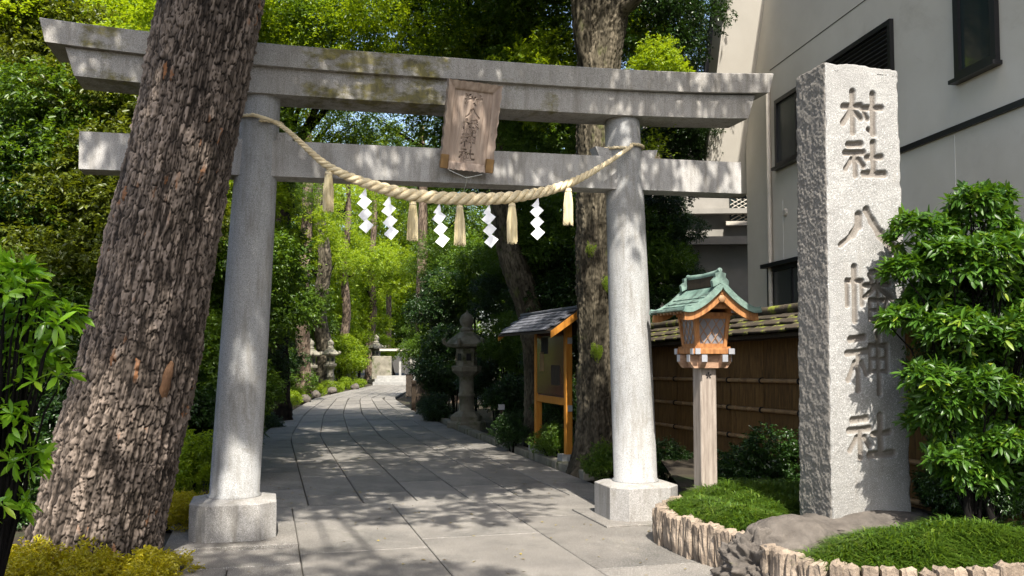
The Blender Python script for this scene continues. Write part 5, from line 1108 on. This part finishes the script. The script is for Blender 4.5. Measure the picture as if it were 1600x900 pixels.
for (px, py, Y, k, mk, s, l) in [
    (418, 560, 31, 'bigbush', 'dark', 1.0, 'bush dark, tall one just right of the left gate pillar'),
    (412, 640, 24, 'bush', 'dark', 1.1, 'bush dark, low between left pillar and black trunk'),
    (404, 668, 20.5, 'bush', 'dark', .8, 'bush dark, nearest low one right of the left pillar'),
    (446, 590, 36, 'bigbush', 'mid', .9, 'bush mid green, at the foot of the tall pale trunk'),
    (530, 562, 48, 'bigbush', 'bright', 1.05, 'bush bright rounded, right of the two left stone lanterns'),
    (552, 545, 53, 'bigbush', 'bright', 1.1, 'bush bright, second right of the left stone lanterns'),
    (490, 560, 47, 'bigbush', 'bright', 1.0, 'bush bright, behind the left stone lanterns'),
    (562, 500, 58, 'bigbush', 'bright', 1.5, 'bush bright tall one above the far left bend'),
    (582, 552, 62, 'bigbush', 'bright', 1.1, 'bush bright far one at the left bend of the path'),
    (455, 500, 42, 'bigbush', 'mid', 1.5, 'bush mid green, high between the black and pale trunks'),
    (520, 480, 52, 'broad', 'bright', .8, 'bush bright, high above the left stone lanterns'),
    (425, 470, 31, 'bigbush', 'mid', 1.2, 'bush mid green, high right of the left pillar')]:
    pshrub(px, py, Y, k, mk, s, l, group=RLg, name='path_bush', cat='bush')
CLg = 'low clipped bushes at the left kerb of the path'
ORD = ['nearest of the row, beside the left pillar', 'second of the row counted from the gate', 'third of the row counted from the gate', 'at the foot of the tall pale trunk', 'just left of the two stone lanterns', 'in front of the stone lanterns', 'just past the stone lanterns', 'yellowish, halfway to the bend', 'yellowish, last but one before the bend', 'farthest of the row, at the bend']
for i, Y in enumerate([17.2, 19.4, 21.8, 24.4, 27, 30, 33.2, 36.5, 41, 46]):
    shrub(cl(Y) - hw(Y) - .62, Y, .16, 'hump', 'mid' if Y < 26 else 'bright', 1.0 + .02 * (Y - 16), 'low clipped bush on the left kerb, ' + ORD[i], group=CLg, name='clipped_bush', cat='bush')
for i, (px, Y) in enumerate([(494, 35), (478, 31.5), (520, 38.8), (556, 43.5)]):
    tagged(put('edge_stone', rock_mesh('edge_stone', 30 + i, (.20, .18, .18), 3, .2), M['boulder'], loc=(at(px, Y), Y, .08)), 'pale rounded kerb stone ' + ['in front of the stone lanterns', 'by the foot of the pale trunk', 'halfway between stone lanterns and bend', 'at the left bend of the path'][i], 'stone', 'pale stones among the clipped bushes')

# big glossy shrub on the right, whorled glossy leaves
def whorl_shrub(name, label, loc, lobes, nw, seed, Ls=.085, mk='glossy', K=9, cat='shrub', Wr=.27):
    rs = np.random.RandomState(seed); t = thing(name, label, cat, loc); lo = np.array(lobes, float); w = lo[:, 3] ** 2; w /= w.sum(); idx = rs.choice(len(lo), nw, p=w)
    u = unit(rs.normal(0, 1, (nw, 3)) * np.array([1, 1, .6]) + np.array([0, -.25, .45])); C = lo[idx, :3] + u * lo[idx, 3:4] * rs.uniform(.72, 1.0, (nw, 1)) * np.array([1, 1, .62])
    V, Fc, R = sprays(rs, C, u * .8 + np.array([0, 0, .5]), K, .06, Ls, Wr, flat=1.0, droop=.28, longform=True, whorl=True, droopdir=0)
    put('foliage', mesh_np('foliage', V, Fc, attr={'rnd': R}), LM[mk], t)
    st = MB(); 
    for q in rs.choice(nw, 90): 
        c = C[q]; b = lo[idx[q], :3] * np.array([.5, .5, .75]); st.tube([tuple(b * .3 + np.array([0, 0, -.0])), tuple((c + b) / 2 + rs.normal(0, .03, 3)), tuple(c)], [.012, .007, .004], 4, caps=False)
    for q in range(5): st.tube([(rs.uniform(-.15, .15), rs.uniform(-.15, .15), 0), (rs.uniform(-.1, .1), 0, .5), tuple(lo[rs.randint(len(lo)), :3] * .8)], [.03, .025, .012], 6, caps=False)
    st.build('stem', M['bark3'], t); return t
Yb = 6.55
lob = []
for (px, py, r) in [(1470, 355, 55), (1560, 345, 60), (1440, 420, 42), (1520, 430, 70), (1590, 440, 60), (1430, 500, 40), (1500, 520, 65), (1580, 530, 60), (1450, 590, 45), (1520, 610, 60), (1590, 620, 60), (1470, 660, 45), (1550, 690, 50), (1600, 710, 50), (1500, 700, 40), (1520, 740, 50), (1585, 765, 48), (1480, 470, 52), (1540, 560, 60), (1470, 630, 46), (1545, 650, 55), (1490, 400, 50), (1540, 310, 40), (1500, 670, 45), (1475, 715, 36), (1630, 740, 60), (1560, 400, 60), (1580, 300, 30), (1640, 500, 70), (1640, 380, 60), (1650, 650, 60)]:
    lob.append((at(px, Yb) - at(1520, Yb), rnd.uniform(-.12, .22), zat(py, Yb) - .22, r / F_PX * Yb))
whorl_shrub('glossy_shrub', 'big shrub with glossy whorled leaves to the right of the engraved monument', (at(1520, Yb), Yb + .05, .22), [(a_, b_, c_, d_ * .95) for a_, b_, c_, d_ in lob], 3000, 3, .088, Wr=.27)
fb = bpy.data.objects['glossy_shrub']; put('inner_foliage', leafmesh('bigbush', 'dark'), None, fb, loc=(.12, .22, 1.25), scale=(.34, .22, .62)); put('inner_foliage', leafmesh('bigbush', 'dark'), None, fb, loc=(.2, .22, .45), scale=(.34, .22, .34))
Yr = 5.3; lob = []
for (px, py, r) in [(20, 470, 60), (70, 500, 45), (10, 560, 60), (60, 600, 45), (0, 660, 50), (40, 720, 35), (-40, 500, 60), (-40, 620, 60), (10, 790, 40), (30, 430, 30)]:
    lob.append((at(px, Yr) - at(0, Yr), rnd.uniform(-.1, .2), zat(py, Yr), r / F_PX * Yr))
whorl_shrub('whorled_shrub', 'bright green shrub with whorls of long leaves at the left edge of the view', (at(0, Yr), Yr, 0), lob, 250, 5, .105, 'fresh', 8, Wr=.30)
# yellow clipped ground hedge at the foot of the leaning tree
yl = []
for i in range(34):
    yl.append((rnd.uniform(-4.0, -2.42), rnd.uniform(6.05, 6.95), rnd.uniform(.0, .15), .12))
t = thing('yellow_hedge', 'low golden-yellow hedge around the foot of the leaning tree', 'hedge', (-3.1, 6.5, -.05)); put('foliage', crown_mesh('foliage', 31, [(a + 3.1, b - 6.5, c + .05, d) for a, b, c, d in yl], 4200, 9, .075, .034, .42, flat=.5, shell=.7), LM['yellow'], t)
st = MB(); 
for (a_, b_, c_, d_) in yl: st.tube([(a_ + 3.1, b_ - 6.5, -.05), (a_ + 3.1 + .03, b_ - 6.5, c_ + .05)], [.01, .004], 4, caps=False)
st.build('stem', M['bark3'], t)
rs = np.random.RandomState(77); nl = 420; yy = rs.uniform(6.2, 24, nl); off = np.sign(rs.rand(nl) - .5) * rs.rand(nl) ** .45
lp_ = np.array([[cl(y) + o * (hw(y) - .05) if y > 10 else rs.uniform(-2.0, 1.9), y, .006] for y, o in zip(yy, off)]); Vl, Fl, Rl = kite_leaves(lp_, unit(rs.normal(0, 1, (nl, 3)) * [1, 1, .08]), np.tile([0, 0, 1.0], (nl, 1)) + rs.normal(0, .15, (nl, 3)), rs.uniform(.02, .05, nl), rs.uniform(.012, .025, nl), rs.rand(nl), droop=.0)
put('fallen_leaves', mesh_np('fallen_leaves', Vl, Fl, attr={'rnd': Rl}), LM['litter'], kind='stuff', label='small dry leaves scattered over the paving')
# fern with a burlap ball lodged on the gate's tie beam
t = thing('perched_fern', 'small fern in a burlap ball perched on the tie beam beside the right pillar', 'fern', gw(4.10, .15, 3.58), GY)
put('root_ball', rock_mesh('root_ball', 8, (.11, .09, .07), 3, .1), M['rope'], t, loc=(0, 0, .07)); rs = np.random.RandomState(3); C = np.tile([[0, 0, .12]], (26, 1)) + rs.normal(0, .03, (26, 3)); fr = []
V, Fc, R = sprays(rs, C, unit(rs.normal(0, 1, (26, 3)) * np.array([1, .6, .5]) + [0, 0, .5]), 16, .30, .05, .35, flat=1, droopdir=0); put('frond', mesh_np('frond', V, Fc, attr={'rnd': R}), LM['bright'], t, kind='stuff')

# distant wood that closes every side view: one mass
def wood(name, label, boxes, n, seed, mk, Ls=.20):
    rs = np.random.RandomState(seed); lob = []
    for (x0, x1, y0, y1, z0, z1, k) in boxes:
        for _ in range(k): lob.append((rs.uniform(x0, x1), rs.uniform(y0, y1), rs.uniform(z0, z1), rs.uniform(1.0, 1.9)))
    put(name, crown_mesh(name, seed, lob, n, 8, .5, Ls, .55, flat=1.0, shell=.6), LM[mk], kind='stuff', label=label)
wood('far_wood', 'dark wood behind the left hedge', [(-17, -10.5, 14, 34, 0, 7, 90), (-28, -15, 34, 70, 0, 9, 70)], 9000, 41, 'mid')
wood('far_wood', 'sunlit wood beyond the end of the path', [(-22, 6, 72, 80, 0, 16, 90), (-15, -10.5, 34, 62, 0, 7, 60)], 8000, 42, 'bright', .24)
wood('far_wood', 'dark wood behind the right shrubs', [(-.5, 9, 28, 38, 0, 8, 90), (2, 10, 20, 28, 3, 9, 40)], 8000, 43, 'mid')
